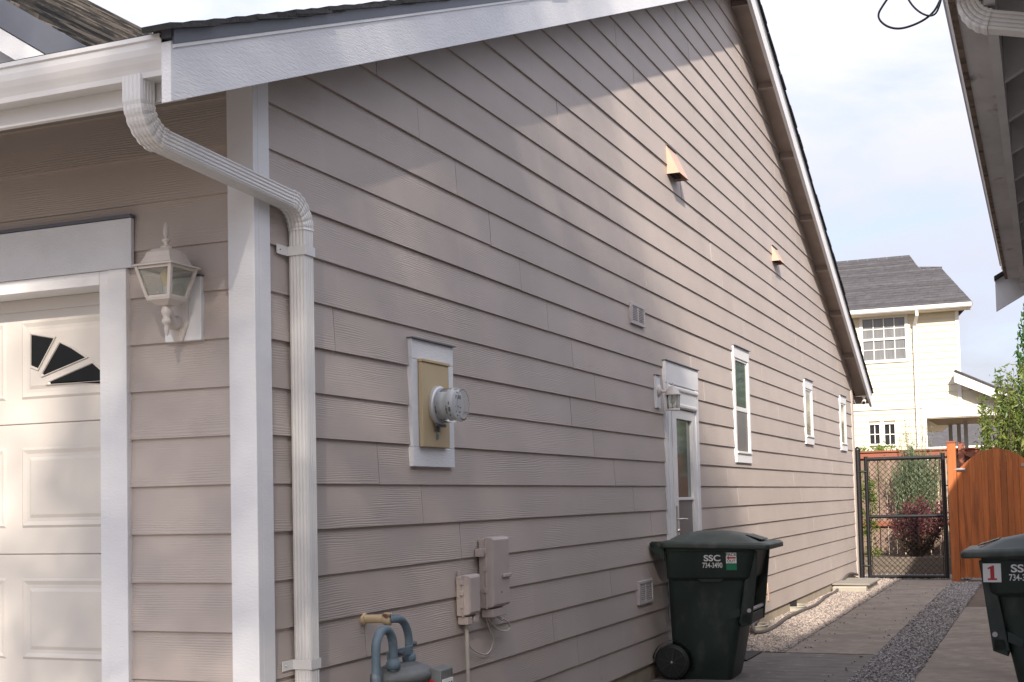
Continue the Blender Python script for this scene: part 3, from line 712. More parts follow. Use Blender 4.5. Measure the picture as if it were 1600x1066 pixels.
# ------------------------------------------------------------------ gas meter
gm = empty('gas_meter', (.20, .86, .0), 'grey gas meter with blue-grey looped pipes and yellowed inlet', 'gas meter')
def gp(mbx, n, m, bev=0): o = mbx.build(n, m, None, bev); rel(o, gm); return o
gp(MB().tube([(.012, .858, .905), (.06, .86, .906), (.125, .862, .907)], .020, 14), 'inlet_pipe', m_yel)
gp(MB().lathe([(.028, 0), (.030, .006), (.030, .014), (.024, .018)], (.006, .858, .905), 0, 14), 'wall_flange', m_yel)
gp(MB().lathe([(.024, 0), (.029, .004), (.029, .035), (.024, .04)], (.118, .862, .907), 0, 8), 'union_nut', m_yel)
arc1 = [(.155, .862, .907), (.17, .868, .907)] + arc((.18, .868, .787), .12, math.pi / 2, 0, 12, (0, 1, 0), (0, 0, 1)) + [Vector((.18, .988, .74)), Vector((.18, .988, .69))]
gp(MB().tube(arc1, .019, 12), 'loop_pipe', m_gas)
arc2 = [Vector((.235, .565, .0)), Vector((.235, .565, .4)), Vector((.235, .565, .79))] + arc((.235, .645, .80), .08, math.pi, 0, 14, (0, 1, 0), (0, 0, 1)) + [Vector((.235, .725, .74)), Vector((.235, .725, .69))]
gp(MB().tube(arc2, .0205, 12), 'loop_pipe', m_gas)
gp(MB().box(.195, .203, .735, .985, .735, .775), 'bracket', m_gas, .003)
gp(MB().lathe([(.010, 0), (.010, .03)], (.20, .84, .755), 0, 8), 'bracket_hole', m_print)
gp(MB().tube([(.18, .99, .775), (.18, 1.05, .778)], .012, 8), 'plug', m_gasbody)
for (x, y) in ((.235, .725), (.18, .988)):
    gp(MB().lathe([(.030, .70), (.034, .705), (.034, .727), (.028, .735), (.024, .745)], (x, y, 0), 2, 8), 'union_nut', m_gas)
ring = lambda a, b, z, n=24: [(.21 + b * math.cos(2 * math.pi * k / n), .86 + a * math.sin(2 * math.pi * k / n), z) for k in range(n)]
gp(MB().loft([ring(.17, .105, .28), ring(.185, .12, .33), ring(.185, .12, .635), ring(.20, .13, .642), ring(.20, .13, .664), ring(.175, .11, .682), ring(.11, .075, .702)]), 'meter_case', m_gasbody)
for k in range(12):
    a = 2 * math.pi * (k + .5) / 12
    gp(MB().lathe([(.008, .655), (.008, .674)], (.21 + .112 * math.cos(a), .86 + .182 * math.sin(a), 0), 2, 6), 'flange_bolt', m_gas)
gp(MB().prism([(.30, .46), (.30, .66), (.335, .685), (.385, .672), (.385, .46)], 1, .90, 1.03), 'index_housing', m_gasbody, .004)
gp(MB().box(.386, .389, .91, 1.02, .52, .63), 'index_plate', m_letter)
for k in range(4): gp(MB().lathe([(.007, 0), (.007, .002)], (.389, .927 + k * .025, .608), 0, 10), 'dial', m_print)
gp(MB().lathe([(.022, 0), (.022, .004)], (.335, .895, .61), 1, 16), 'red_seal', m_red)

# ------------------------------------------------------------------ lanterns
def square_ring(c, h, z, rot=0): 
    return [(c[0] + h * sx, c[1] + h * sy, z) for sx, sy in ((-1, -1), (1, -1), (1, 1), (-1, 1))]
ln = empty('wall_lantern', (-.335, -.034, 2.25), 'cream four-sided coach lantern beside the garage door', 'lantern')
lc = (-.30, -.165)
def lp_(mbx, n, m, bev=0, e=None): o = mbx.build(n, m, None, bev); rel(o, e or ln); return o
lp_(MB().lathe([(.004, 2.597), (.010, 2.575), (.012, 2.553), (.008, 2.538), (.006, 2.532), (.016, 2.527), (.017, 2.522), (.009, 2.515), (.009, 2.503), (.022, 2.499), (.024, 2.490)], (*lc, 0), 2, 16), 'finial', m_lantern)
prof_roof = [(.024, 2.489), (.042, 2.484), (.056, 2.470), (.062, 2.450), (.0635, 2.4485), (.068, 2.438), (.074, 2.425), (.098, 2.417), (.098, 2.411)]
lp_(MB().loft([square_ring(lc, h, z) for h, z in prof_roof], True, True, False), 'roof', m_lantern, .002)
ht, hb, zt, zbm = .083, .052, 2.411, 2.285
cg = MB()
for sx, sy in ((-1, -1), (1, -1), (1, 1), (-1, 1)):
    t = .007
    cg.loft([[(lc[0] + sx * h - t, lc[1] + sy * h - t, z), (lc[0] + sx * h + t, lc[1] + sy * h - t, z), (lc[0] + sx * h + t, lc[1] + sy * h + t, z), (lc[0] + sx * h - t, lc[1] + sy * h + t, z)] for h, z in ((ht, zt), (hb, zbm))], True, True, False)
for h, z in ((ht - .002, zt - .006), (hb + .002, zbm + .004)):
    for s in (-1, 1):
        cg.box(lc[0] - h, lc[0] + h, lc[1] + s * h - .005, lc[1] + s * h + .005, z - .005, z + .005)
        cg.box(lc[0] + s * h - .005, lc[0] + s * h + .005, lc[1] - h, lc[1] + h, z - .005, z + .005)
lp_(cg, 'cage', m_lantern)
for sx, sy in ((0, -1), (1, 0), (0, 1), (-1, 0)):
    def q(h, z, s): 
        return (lc[0] + (sx * h if sx else s * h), lc[1] + (sy * h if sy else s * h), z)
    lp_(MB().add([q(ht - .003, zt, -1), q(ht - .003, zt, 1), q(hb - .003, zbm, 1), q(hb - .003, zbm, -1)], [(0, 1, 2, 3)]), 'glass', m_lampglass).modifiers.new('solid', 'SOLIDIFY').thickness = .002
lp_(MB().loft([square_ring(lc, h, z) for h, z in ((.058, 2.285), (.056, 2.276), (.040, 2.266), (.026, 2.256))], True, True, False), 'base', m_lantern, .002)
lp_(MB().lathe([(.018, 2.256), (.019, 2.245), (.023, 2.235), (.019, 2.222), (.014, 2.212), (.014, 2.204), (.018, 2.200), (.021, 2.190), (.014, 2.182), (.009, 2.176), (.011, 2.165), (.009, 2.148), (.004, 2.135)], (*lc, 0), 2, 16), 'drop_finial', m_lantern)
lp_(MB().lathe([(.013, 2.30), (.013, 2.335)], (*lc, 0), 2, 12), 'bulb_socket', m_bulbw)
lp_(MB().lathe([(.013, 2.336), (.018, 2.35), (.024, 2.385), (.016, 2.405), (.0, 2.41)], (*lc, 0), 2, 12), 'bulb', m_bulb)
arm = smooth_path([(-.335, -.05, 2.205), (-.33, -.085, 2.195), (-.318, -.115, 2.205), (-.305, -.145, 2.228), (-.30, -.16, 2.235)])
lp_(MB().tube(arm, [.030 - .014 * i / (len(arm) - 1) for i in range(len(arm))], 10), 'arm', m_lantern)
oct_ = [(.062 * math.cos(a) * .62, .062 * math.sin(a) * 1.55) for a in [math.pi / 8 + k * math.pi / 4 for k in range(8)]]
lp_(MB().loft([[(-.335 + p[0] * s, y, 2.245 + p[1] * s) for p in oct_] for s, y in ((1.35, -.0345), (1.35, -.046), (1.12, -.052), (1.0, -.058))], True, True, False), 'backplate', m_lantern, .002)

ln2 = empty('wall_lantern', (.034, 5.857, 2.3), 'small white round porch lantern beside the side door', 'lantern')
c2 = (.155, 5.857)
def l2(mbx, n, m, bev=0): return lp_(mbx, n, m, bev, ln2)
l2(MB().lathe([(.052, 0), (.052, .008), (.035, .018), (.018, .024)], (.0345, 5.857, 2.315), 0, 20), 'backplate', m_lantern)
l2(MB().tube(smooth_path([(.05, 5.857, 2.315), (.09, 5.857, 2.30), (.125, 5.857, 2.315), (.14, 5.857, 2.335)]), .012, 10), 'arm', m_lantern)
l2(MB().lathe([(.006, 2.372), (.010, 2.36), (.006, 2.352), (.012, 2.347), (.02, 2.34), (.042, 2.318), (.056, 2.290), (.070, 2.276), (.070, 2.270)], (*c2, 0), 2, 20), 'roof', m_lantern)
cg = MB()
for k in range(8):
    a = 2 * math.pi * (k + .5) / 8
    cg.tube([(c2[0] + .055 * math.cos(a), c2[1] + .055 * math.sin(a), 2.27), (c2[0] + .050 * math.cos(a), c2[1] + .050 * math.sin(a), 2.15)], .004, 6)
cg.lathe([(.056, 2.145), (.056, 2.158), (.048, 2.158), (.048, 2.145)], (*c2, 0), 2, 20, False)
l2(cg, 'cage', m_lantern)
l2(MB().lathe([(.050, 2.27), (.046, 2.155)], (*c2, 0), 2, 20, False), 'glass', m_lampglass).modifiers.new('solid', 'SOLIDIFY').thickness = .002
l2(MB().lathe([(.012, 2.265), (.022, 2.235), (.020, 2.21), (.0, 2.20)], (*c2, 0), 2, 12), 'bulb', m_bulbw)

# ------------------------------------------------------------------ wheeled bins
def rrect(x0, x1, y0, y1, z, r, n=4, zf=None):
    pts = []
    for cx, cy, a0 in ((x1 - r, y1 - r, 0), (x0 + r, y1 - r, 90), (x0 + r, y0 + r, 180), (x1 - r, y0 + r, 270)):
        for k in range(n + 1):
            a = R(a0 + 90 * k / n); x = cx + r * math.cos(a); y = cy + r * math.sin(a)
            pts.append((x, y, z if zf is None else z + zf(x, y)))
    return pts
def text_mesh(txt, size, mat, sx=1.0, bold=0.0):
    cu_ = bpy.data.curves.new('text', 'FONT'); cu_.body = txt; cu_.size = size; cu_.align_x = 'CENTER'; cu_.align_y = 'CENTER'; cu_.extrude = .0004; cu_.offset = bold
    o = bpy.data.objects.new('tmp', cu_); COL.objects.link(o)
    dg = bpy.context.evaluated_depsgraph_get(); dg.update()
    me = bpy.data.meshes.new_from_object(o.evaluated_get(dg)); bpy.data.objects.remove(o)
    me.materials.clear(); me.materials.append(mat); return me
BIN = {}
def bin_meshes():
    # local frame: x from handle side (0) to front (.93), y across (0 near .. .68), z up
    B = MB()
    rings = [rrect(.172, .602, .10, .58, .0, .05), rrect(.160, .615, .095, .585, .03, .06), rrect(.140, .668, .07, .61, .30, .06), rrect(.134, .715, .055, .625, .55, .06),
             rrect(.132, .755, .045, .635, .775, .06), rrect(.125, .792, .022, .658, .80, .06), rrect(.122, .835, .012, .668, 1.0, .055), rrect(.118, .84, .006, .674, 1.006, .055), rrect(.118, .845, .006, .674, 1.035, .055)]
    B.loft(rings); BIN['body'] = (B.mesh('body'), m_bin)
    L = MB()
    dm = lambda x, y: .085 * max(0, 1 - ((x - .50) / .46) ** 2) * max(0, 1 - ((y - .34) / .36) ** 2) ** .6
    sl = lambda x: -.028 * (x - .1)
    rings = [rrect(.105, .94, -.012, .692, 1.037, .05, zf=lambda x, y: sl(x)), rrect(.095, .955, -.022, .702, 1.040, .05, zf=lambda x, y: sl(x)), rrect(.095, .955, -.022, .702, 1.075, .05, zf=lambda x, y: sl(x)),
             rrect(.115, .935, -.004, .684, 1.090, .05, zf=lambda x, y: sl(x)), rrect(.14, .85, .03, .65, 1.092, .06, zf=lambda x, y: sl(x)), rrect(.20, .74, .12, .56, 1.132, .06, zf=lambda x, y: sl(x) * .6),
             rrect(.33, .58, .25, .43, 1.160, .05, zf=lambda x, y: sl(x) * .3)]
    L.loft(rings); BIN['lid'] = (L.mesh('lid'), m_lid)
    G = MB()
    G.prism([(.735, 1.122), (.86, 1.083), (.865, 1.088), (.74, 1.128)], 1, .20, .48)
    BIN['lid_grip'] = (G.mesh('lid_grip'), m_bin)
    H = MB()
    for y in (.03, .62):
        H.prism([(.12, .93), (.03, 1.0), (.005, 1.02), (.0, 1.075), (.02, 1.085), (.12, 1.085)], 1, y, y + .03)
    H.tube([(.022, .03, 1.052), (.022, .65, 1.052)], .021, 10)
    BIN['handle'] = (H.mesh('handle'), m_bin)
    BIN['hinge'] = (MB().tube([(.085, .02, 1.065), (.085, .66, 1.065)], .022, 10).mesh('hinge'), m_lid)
    W = MB(); W.lathe([(.125, -.028), (.136, -.024), (.138, 0), (.136, .024), (.125, .028)], (0, 0, 0), 1, 40); 
    BIN['tyre'] = (W.mesh('tyre'), m_tyre)
    Rm = MB(); Rm.lathe([(.112, -.034), (.120, -.034), (.120, -.027), (.112, -.027)], (0, 0, 0), 1, 36, False)
    for k in range(8):
        a = 2 * math.pi * k / 8 + .2; mt = Matrix.Rotation(a, 4, 'Y'); Rm.box(.015, .115, -.036, -.028, -.006, .006, mt)
    Rm.lathe([(.020, -.045), (.020, -.028)], (0, 0, 0), 1, 16)
    BIN['rim'] = (Rm.mesh('rim'), m_bin)
    BIN['axle_cap'] = (MB().lathe([(.002, -.052), (.010, -.050), (.011, -.0455)], (0, 0, 0), 1, 12).mesh('axle_cap'), m_steel)
    BIN['axle'] = (MB().tube([(.16, .0, .138), (.16, .68, .138)], .011, 8).mesh('axle'), m_steel)
    F = MB()
    for y in (.055, .595):
        F.prism([(.69, .44), (.79, .44), (.852, 1.0), (.80, 1.0), (.745, .78)], 1, y, y + .03)
    F.prism([(.70, .41), (.785, .44), (.79, .52), (.715, .52)], 1, .055, .625)
    BIN['front_rib'] = (F.mesh('front_rib'), m_bin)
    BIN['catch_bar'] = (MB().tube([(.775, .04, .545), (.775, .64, .545)], .016, 10).mesh('catch_bar'), m_louv)
    A = MB()
    for y0, y1 in ((.035, .09), (.59, .645)):
        pts = [(.16 + .165 * math.cos(a), .138 + .165 * math.sin(a)) for a in [R(-20 + 190 * k / 14) for k in range(15)]] + [(.16 + .145 * math.cos(a), .138 + .145 * math.sin(a)) for a in [R(170 - 190 * k / 14) for k in range(15)]]
        A.loft([[(p[0], y, p[1]) for p in pts] for y in (y0, y1)], True, False, False)
    BIN['wheel_arch'] = (A.mesh('wheel_arch'), m_bin)
    P = MB()
    for y, s in ((.043, 1), (.637, -1)):
        P.prism([(.36, .80), (.60, .80), (.55, .765), (.42, .765)], 1, y - .012 * s, y + .012 * s)
        P.prism([(.61, .52), (.70, .565), (.70, .50), (.62, .47)], 1, y + .004 * s, y + .022 * s)
    BIN['lift_pocket'] = (P.mesh('lift_pocket'), m_bin)
bin_meshes()
def make_bin(loc, rz, label):
    e = empty('wheeled_bin', loc, label, 'bin', 'wheeled bins beside the houses'); e.rotation_euler.z = rz
    def add(n, l=(0, 0, 0), parent=None):
        me, mt = BIN[n]
        if not me.materials: me.materials.append(mt)
        o = bpy.data.objects.new(n, me); COL.objects.link(o); o.parent = parent or e; o.location = l
        if n in ('lid', 'body', 'front_rib', 'handle'):
            b = o.modifiers.new('bevel', 'BEVEL'); b.width = .006; b.segments = 2; b.limit_method = 'ANGLE'; b.angle_limit = R(35)
        return o
    for n in ('body', 'handle', 'hinge', 'axle', 'front_rib', 'catch_bar', 'wheel_arch', 'lift_pocket'): add(n)
    lid = add('lid'); add('lid_grip', (0, 0, 0), lid)
    for y, r in ((.045, 0), (.635, math.pi)):
        w = add('tyre', (.16, y, .138)); w.name = 'wheel'; w.rotation_euler.z = r
        add('rim', (0, 0, 0), w); add('axle_cap', (0, 0, 0), w)
    return e
def decal(e, me, name, x, z, side, sx=1., y=None):
    """flat print on the near (side 0) or far (side 1) flank of a bin"""
    o = bpy.data.objects.new(name, me); COL.objects.link(o); o.parent = e
    t = (1.0 - z) / .2 * .010
    lean = math.atan(.05)
    if side == 0:
        o.location = (x, .0105 + t - .0012 if y is None else y, z); o.rotation_euler = (math.pi / 2 + lean, 0, 0)
    else:
        o.location = (x, .6695 - t + .0012 if y is None else y, z); o.rotation_euler = (math.pi / 2 + lean, 0, math.pi)
    o.scale.x = sx
    return o
def quadmesh(w, h, mat):
    me = MB().box(-w / 2, w / 2, -h / 2, h / 2, -.0003, .0003).mesh('sticker'); me.materials.append(mat); return me
t_ssc = text_mesh('SSC', .066, m_letter, bold=.0016); t_num = text_mesh('734-3490', .056, m_letter, bold=.0008)
b1 = make_bin((.022, 5.48, .0), R(1.5), 'dark green wheeled bin standing against the gable wall')
def ssc(e, x, side):
    decal(e, t_ssc, 'lettering', x, .950, side, 1.25); decal(e, t_num, 'lettering', x, .895, side, .74)
ssc(b1, .505, 0)
sx_ = .625 + .03
st = decal(b1, quadmesh(.082, .082, m_stick), 'sticker', sx_, .953, 0); decal(b1, quadmesh(.082, .052, m_green), 'sticker', sx_, .885, 0)
for txt, z, s, mm in (('PACK', .978, .034, m_print), ('OUT', .928, .030, m_print)):
    o = decal(b1, text_mesh(txt, s, mm, bold=.0006), 'lettering', sx_, z, 0); o.location.y -= .0012
ar = MB().prism([(-.036, 0), (-.018, .016), (-.018, .006), (.036, .006), (.036, -.006), (-.018, -.006), (-.018, -.016)], 2, -.0003, .0003).mesh('arrow'); ar.materials.append(m_red)
o = decal(b1, ar, 'arrow_print', sx_, .954, 0); o.location.y -= .0012
b2 = make_bin((3.415, 4.72, .0), math.pi + R(-1.0), 'dark green wheeled bin numbered 1, cut off by the right edge')
st = decal(b2, quadmesh(.105, .115, m_stick), 'sticker', .775, .925, 1)
n1 = MB().prism([(-.026, -.044), (.028, -.044), (.028, -.034), (.013, -.033), (.013, .045), (.004, .045), (-.024, .031), (-.024, .022), (-.010, .026), (-.010, -.033), (-.026, -.034)], 2, -.0003, .0003).mesh('number'); n1.materials.append(m_red)
o = decal(b2, n1, 'number', .775, .925, 1); o.location.y += .0014
ssc(b2, .600, 1)

# ------------------------------------------------------------------ hose, wells, mat, lid box
hp = [(.30, 8.7, .10), (.20, 8.72, .05), (.17, 8.78, .035), (.22, 9.05, .03), (.20, 9.75, .03), (.16, 10.5, .035), (.17, 11.5, .03), (.19, 12.4, .03), (.11, 13.6, .03), (.10, 14.6, .03), (.05, 15.9, .14), (.03, 16.6, .16), (.04, 17.3, .10)]
hp = [(.06, 9.35, .10), (.08, 9.0, .09), (.13, 8.80, .06)] + hp[2:]
tag(MB().tube(smooth_path(hp, 5), .021, 8).build('drain_hose', m_hose), 'dark grey hose snaking over the gravel along the wall', 'hose')
def well(y, label):
    e = empty('vent_well', (0, y, 0), label, 'vent well', 'plastic vent wells at the foot of the wall')
    n = 14; pts = [(.15 * math.sin(math.pi * k / n), y - .24 * math.cos(math.pi * k / n)) for k in range(n + 1)]
    rings = [[(p[0], p[1], z) for p in pts] for z in (-.05, .05, .052)] + [[(p[0] * 1.1, y + (p[1] - y) * 1.05, .062) for p in pts]]
    o = MB().loft(rings, False, False, False).build('well_rim', m_well, None, 0, .012); rel(o, e)
    o = MB().box(-.003, .010, y - .2, y + .2, .0, .11).build('vent_opening', m_dark, None); rel(o, e)
well(9.35, 'half-round plastic vent well nearest the bin'); well(11.75, 'half-round plastic vent well midway along the gravel')
bx = empty('access_box', (.3, 15.4, 0), 'low box with a weathered flat lid near the gate', 'access box')
o = MB().box(.02, .50, 14.75, 16.1, -.02, .085).build('box_rim', m_well, None, .015); rel(o, bx)
o = MB().box(.0, .54, 14.85, 16.15, .098, .125, Matrix.Rotation(R(.6), 4, 'Y')).build('box_lid', m_lidbox, None, .006); rel(o, bx)
tag(MB().box(.04, .50, 6.75, 7.40, .003, .016).build('rubber_mat', m_tyre, None, .004), 'thin black rubber mat on the pavement behind the wheeled bin', 'mat')

# security camera under the far eave
scm = empty('security_camera', (.16, 18.0, 3.0), 'small white security camera under the far eave', 'camera')
o = MB().lathe([(.035, 3.055), (.035, 3.035), (.018, 3.03), (.015, 2.99)], (.16, 17.98, 0), 2, 12).build('bracket', m_white, None); rel(o, scm)
o = MB().tube([(.16, 18.03, 2.995), (.165, 17.93, 2.945)], .034, 12).build('camera_body', m_white, None); rel(o, scm)
o = MB().tube([(.165, 17.932, 2.946), (.1655, 17.922, 2.941)], .028, 12).build('lens', m_black, None); rel(o, scm)
tag(MB().tube(smooth_path([(.03, 17.75, 2.99), (.06, 17.8, 2.90), (.11, 17.9, 2.87), (.15, 18.0, 2.93)]), .003, 5).build('camera_wire', m_white), 'thin white wire drooping to the security camera', 'wire')

# ------------------------------------------------------------------ chain-link gate
gt = empty('chain_link_gate', (.18, 17.75, 0), 'black chain-link gate between the house and the timber gate', 'gate')
def ga(mbx, n, m=m_black): o = mbx.build(n, m, None); rel(o, gt); return o
GY = 17.75
ga(MB().tube([(.185, GY, .02), (.185, GY, 2.03)], .033, 10), 'upright'); ga(MB().tube([(1.405, GY, .02), (1.405, GY, 2.05)], .036, 10), 'upright')
ga(MB().tube([(.207, GY, 1.985), (1.381, GY, 1.985)], .032, 10), 'rail'); ga(MB().tube([(.207, GY, .045), (1.381, GY, .045)], .028, 10), 'rail'); ga(MB().tube([(.207, GY, 1.03), (1.381, GY, 1.03)], .028, 10), 'rail')
for z in (.3, .62, 1.35, 1.7):
    for x in (.215, 1.375): ga(MB().tube([(x - .025, GY - .028, z), (x + .03, GY - .028, z)], .008, 6), 'tension_band')
ga(MB().tube([(.235, GY - .022, .06), (.235, GY - .022, 1.98)], .007, 6), 'tension_bar'); ga(MB().tube([(1.355, GY - .022, .06), (1.355, GY - .022, 1.98)], .007, 6), 'tension_bar')
w = MB(); pit = .088; nx = int((1.36 - .23) / (pit / 2)); nzp = int(1.96 / (pit / 2))
for i in range(nx):
    x0 = .235 + i * pit / 2; s = 1 if i % 2 == 0 else -1
    pts = []
    for k in range(nzp + 1):
        pts.append((x0 + (pit / 4) * (1 if (k + i) % 2 == 0 else -1) + pit / 4, GY + .003 * (1 if k % 2 else -1), .05 + k * pit / 2))
    w.tube(pts, .0048, 4, False)
ga(w, 'chain_link_mesh')
ga(MB().tube([(1.43, GY - .02, 1.52), (1.47, GY - .03, 1.52), (1.50, GY - .03, 1.50)], .012, 6), 'latch_fork')
pst = empty('gate_post', (.05, 17.74, 0), 'slim black steel gate post at the house corner', 'post')
o = MB().tube([(.055, 17.74, -.1), (.055, 17.74, 2.13)], .048, 12).build('post', m_black, None); rel(o, pst)
o = MB().lathe([(.050, 2.13), (.053, 2.15), (.036, 2.18), (.008, 2.205)], (.055, 17.74, 0), 2, 12).build('post_cap', m_black, None); rel(o, pst)
for z in (.22, 1.78):
    o = MB().tube([(.03, 17.715, z), (.10, 17.705, z), (.19, 17.72, z)], .016, 8).build('hinge', m_black, None); rel(o, pst)

# ------------------------------------------------------------------ timber gate and fences
tg = empty('timber_gate', (1.7, 17.2, 0), 'orange stained timber gate with an arched top and vertical boards', 'gate')
def topz(x): return 2.075 - .33 * ((x - 2.24) / .58) ** 2 if x < 2.9 else 1.7
x = 1.651; k = 0
while x < 2.86:
    wd = .088; x1 = x + wd
    m = MB().prism([(x, .06), (x1, .06), (x1, topz(x1)), ((x + x1) / 2, topz((x + x1) / 2)), (x, topz(x))], 1, 17.185, 17.205)
    o = m.build('board', m_cedar, None, .002); rel(o, tg); o.location.y += random.uniform(-.002, .002); x = x1 + .0035 + random.uniform(-.001, .0015); k += 1
for z in (.32, 1.05, 1.62):
    o = MB().box(1.67, 2.84, 17.207, 17.245, z - .045, z + .045).build('rail', m_cedar, None); rel(o, tg)
o = MB().box(1.625, 1.78, 17.165, 17.183, 1.735, 1.785).tube([(1.60, 17.16, 1.76), (1.69, 17.15, 1.765), (1.775, 17.155, 1.76)], .02, 8).build('latch', m_steel, None, .003); rel(o, tg)
o = MB().prism([(2.60, 1.79), (2.60, 1.83), (2.86, 1.845), (2.86, 1.775)], 1, 17.170, 17.183).build('strap_hinge', m_well, None); rel(o, tg)
po = empty('timber_post', (1.57, 17.2, 0), 'square orange stained post between the two gates', 'post')
o = MB().box(1.515, 1.645, 17.14, 17.27, -.1, 2.185).build('post', m_cedar, None, .004); rel(o, po)
o = MB().box(1.505, 1.655, 17.13, 17.28, 2.186, 2.215).build('post_cap', m_redrail, None, .004); rel(o, po)
po = empty('timber_post', (2.95, 17.2, 0), 'square orange stained post carrying the strap hinge of the timber gate', 'post')
o = MB().box(2.88, 3.01, 17.14, 17.27, -.1, 2.185).build('post', m_cedar, None, .004); rel(o, po)
# back fence
bf = empty('back_fence', (0, 20.5, 0), 'weathered board fence with red stained top rail behind the shrubs', 'fence')
x = -1.6
while x < 4.0:
    wd = random.choice((.135, .14, .142)); o = MB().box(x, x + wd, 20.50 + random.uniform(0, .006), 20.522, .2, 2.09).build('picket', m_oldfence, None, .002); rel(o, bf); x += wd + random.choice((.004, .006, .012, .018))
for z, t in ((2.135, .07), (.86, .06)):
    o = MB().box(-1.6, 4.0, 20.44, 20.497, z - t, z + t * .5).build('rail', m_redrail, None, .003); rel(o, bf)
o = MB().box(-1.6, 4.0, 20.41, 20.56, 2.171, 2.205).build('cap_rail', m_redrail, None, .003); rel(o, bf)
for x in (1.50, 3.6):
    o = MB().box(x, x + .10, 20.30, 20.405, .2, 2.30).build('fence_post', m_redrail, None, .003); rel(o, bf)
o = MB().prism([(1.62, 2.06), (2.02, 1.92), (2.02, 1.99), (1.62, 2.13)], 1, 20.33, 20.40).build('brace', m_redrail, None); rel(o, bf)
be = empty('bed_edging', (0, 18.8, 0), 'low grey timber edging of the raised planting bed', 'edging')
o = MB().box(-1.5, 4.0, 18.785, 18.855, -.05, .155).build('timber', m_timber, None, .005); rel(o, be)
o = MB().box(-1.5, 4.0, 18.79, 18.858, .1585, .31).build('timber', m_timber, None, .005); rel(o, be)

# ------------------------------------------------------------------ foliage
def leaves(name, centers, size, mat, parent=None, aspect=.45, up=None, updev=.6, fold=.25):
    n = len(centers); c = np.asarray(centers, float); s = size * rng.uniform(.65, 1.3, n)
    d = rng.normal(size=(n, 3))
    if up is not None: d = np.asarray(up, float) + d * updev
    d /= np.linalg.norm(d, axis=1, keepdims=True)
    e = rng.normal(size=(n, 3)); w = np.cross(d, e); w /= np.linalg.norm(w, axis=1, keepdims=True); nn = np.cross(d, w)
    L = (d * s[:, None]); W = w * (s * aspect)[:, None]; N = nn * (s * fold)[:, None]
    V = np.stack([c - L * .5, c + W * .5 + N * .5, c + L * .5, c - W * .5 + N * .5], 1).reshape(-1, 3)
    b = (np.arange(n) * 4)[:, None]
    F = np.concatenate([b + [0, 1, 2], b + [0, 2, 3]], 1).reshape(-1, 3)
    me = bpy.data.meshes.new(name); me.from_pydata(V.tolist(), [], F.tolist()); me.materials.append(mat); me.update()
    o = bpy.data.objects.new(name, me); COL.objects.link(o)
    if parent: rel(o, parent)
    return o
def clumps(n, nc, box, csize, seedpts=None):
    cc = np.array(seedpts) if seedpts is not None else np.stack([rng.uniform(a, b, nc) for a, b in box], 1)
    idx = rng.integers(0, len(cc), n)
    return cc[idx] + rng.normal(size=(n, 3)) * np.asarray(csize)

# photinia-like hedge right of the gates: upright branching stems
hg = empty('leafy_shrub', (2.35, 18.75, .25), 'tall bushy shrub with bright yellow-green leaves behind the timber gate', 'shrub')
tips = []; stems = MB()
for k in range(60):
    bx_, by_ = rng.uniform(1.88, 3.3), rng.uniform(18.45, 19.4)
    top = 3.36 - 1.3 * max(0, (2.3 - bx_)) ** 1.0 + rng.uniform(-.55, .18) + .12 * (bx_ - 2.3)
    lean = (bx_ - 2.4) * .10
    pts = [(bx_ - lean * (1 - t) + rng.normal() * .02, by_ + rng.normal() * .02, .27 + (top - .27) * t) for t in np.linspace(0, 1, 7)]
    stems.tube(pts, [.012 - .009 * i / 6 for i in range(7)], 5)
    for t in np.linspace(.15, 1, 22):
        q = Vector(pts[0]).lerp(Vector(pts[-1]), t); n_ = 8 if t < .9 else 7
        for j in range(n_):
            sp_ = .125 * (1.05 - t * .72)
            tips.append((q.x + rng.normal() * sp_, q.y + rng.normal() * sp_, q.z + rng.normal() * .05))
o = stems.build('branches', m_bark, None); rel(o, hg)
leaves('foliage', tips[::2], .115, m_hedge, hg, .38, (0, 0, .35), .8); leaves('young_leaves', tips[1::2], .06, m_yg, hg, .42, (0, 0, .8), .7)
cn = empty('conifer', (2.98, 22.2, 0), 'dark green columnar conifer at the right edge', 'tree')
P = []
for k in range(5200):
    z = rng.uniform(.3, 5.8); rad = .50 * min(1, (5.9 - z) / 1.9) ** .8; a = rng.uniform(0, 2 * math.pi); rr = rad * (rng.uniform(.55, 1.0)) * (1 + .12 * math.sin(5 * a + z * 2))
    P.append((2.98 + rr * math.cos(a), 22.2 + rr * math.sin(a), z))
leaves('crown', P, .13, m_con, cn, .4, (0, 0, 1), .55)
o = MB().tube([(2.98, 22.2, -.1), (2.98, 22.2, 2.5), (2.98, 22.2, 5.4)], [.07, .05, .01], 8).build('trunk', m_bark, None); rel(o, cn)
# purple barberry
br = empty('purple_shrub', (.76, 19.5, .27), 'purple-leaved shrub in the raised bed behind the chain-link gate', 'shrub')
P = []; stems = MB(); Pl = []
for k in range(56):
    a = rng.uniform(0, 2 * math.pi); L = rng.uniform(.65, 1.15); sp_ = rng.uniform(.08, .56)
    e = Vector((.80 + sp_ * math.cos(a), 19.45 + sp_ * .6 * math.sin(a), .27 + L * (1 - .25 * sp_))); b = Vector((.78 + .08 * math.cos(a), 19.45 + .08 * math.sin(a), .25))
    mid = b.lerp(e, .5) + Vector((.12 * math.cos(a), .1 * math.sin(a), .06)); pp = smooth_path([b, mid, e], 4)
    stems.tube(pp, .005, 4)
    for t in np.linspace(.25, 1, 16):
        q = pp[int(t * (len(pp) - 1))]
        for j in range(5): (P if t > .5 else Pl).append((q.x + rng.normal() * .045, q.y + rng.normal() * .045, q.z + rng.normal() * .04))
o = stems.build('branches', m_bark, None); rel(o, br)
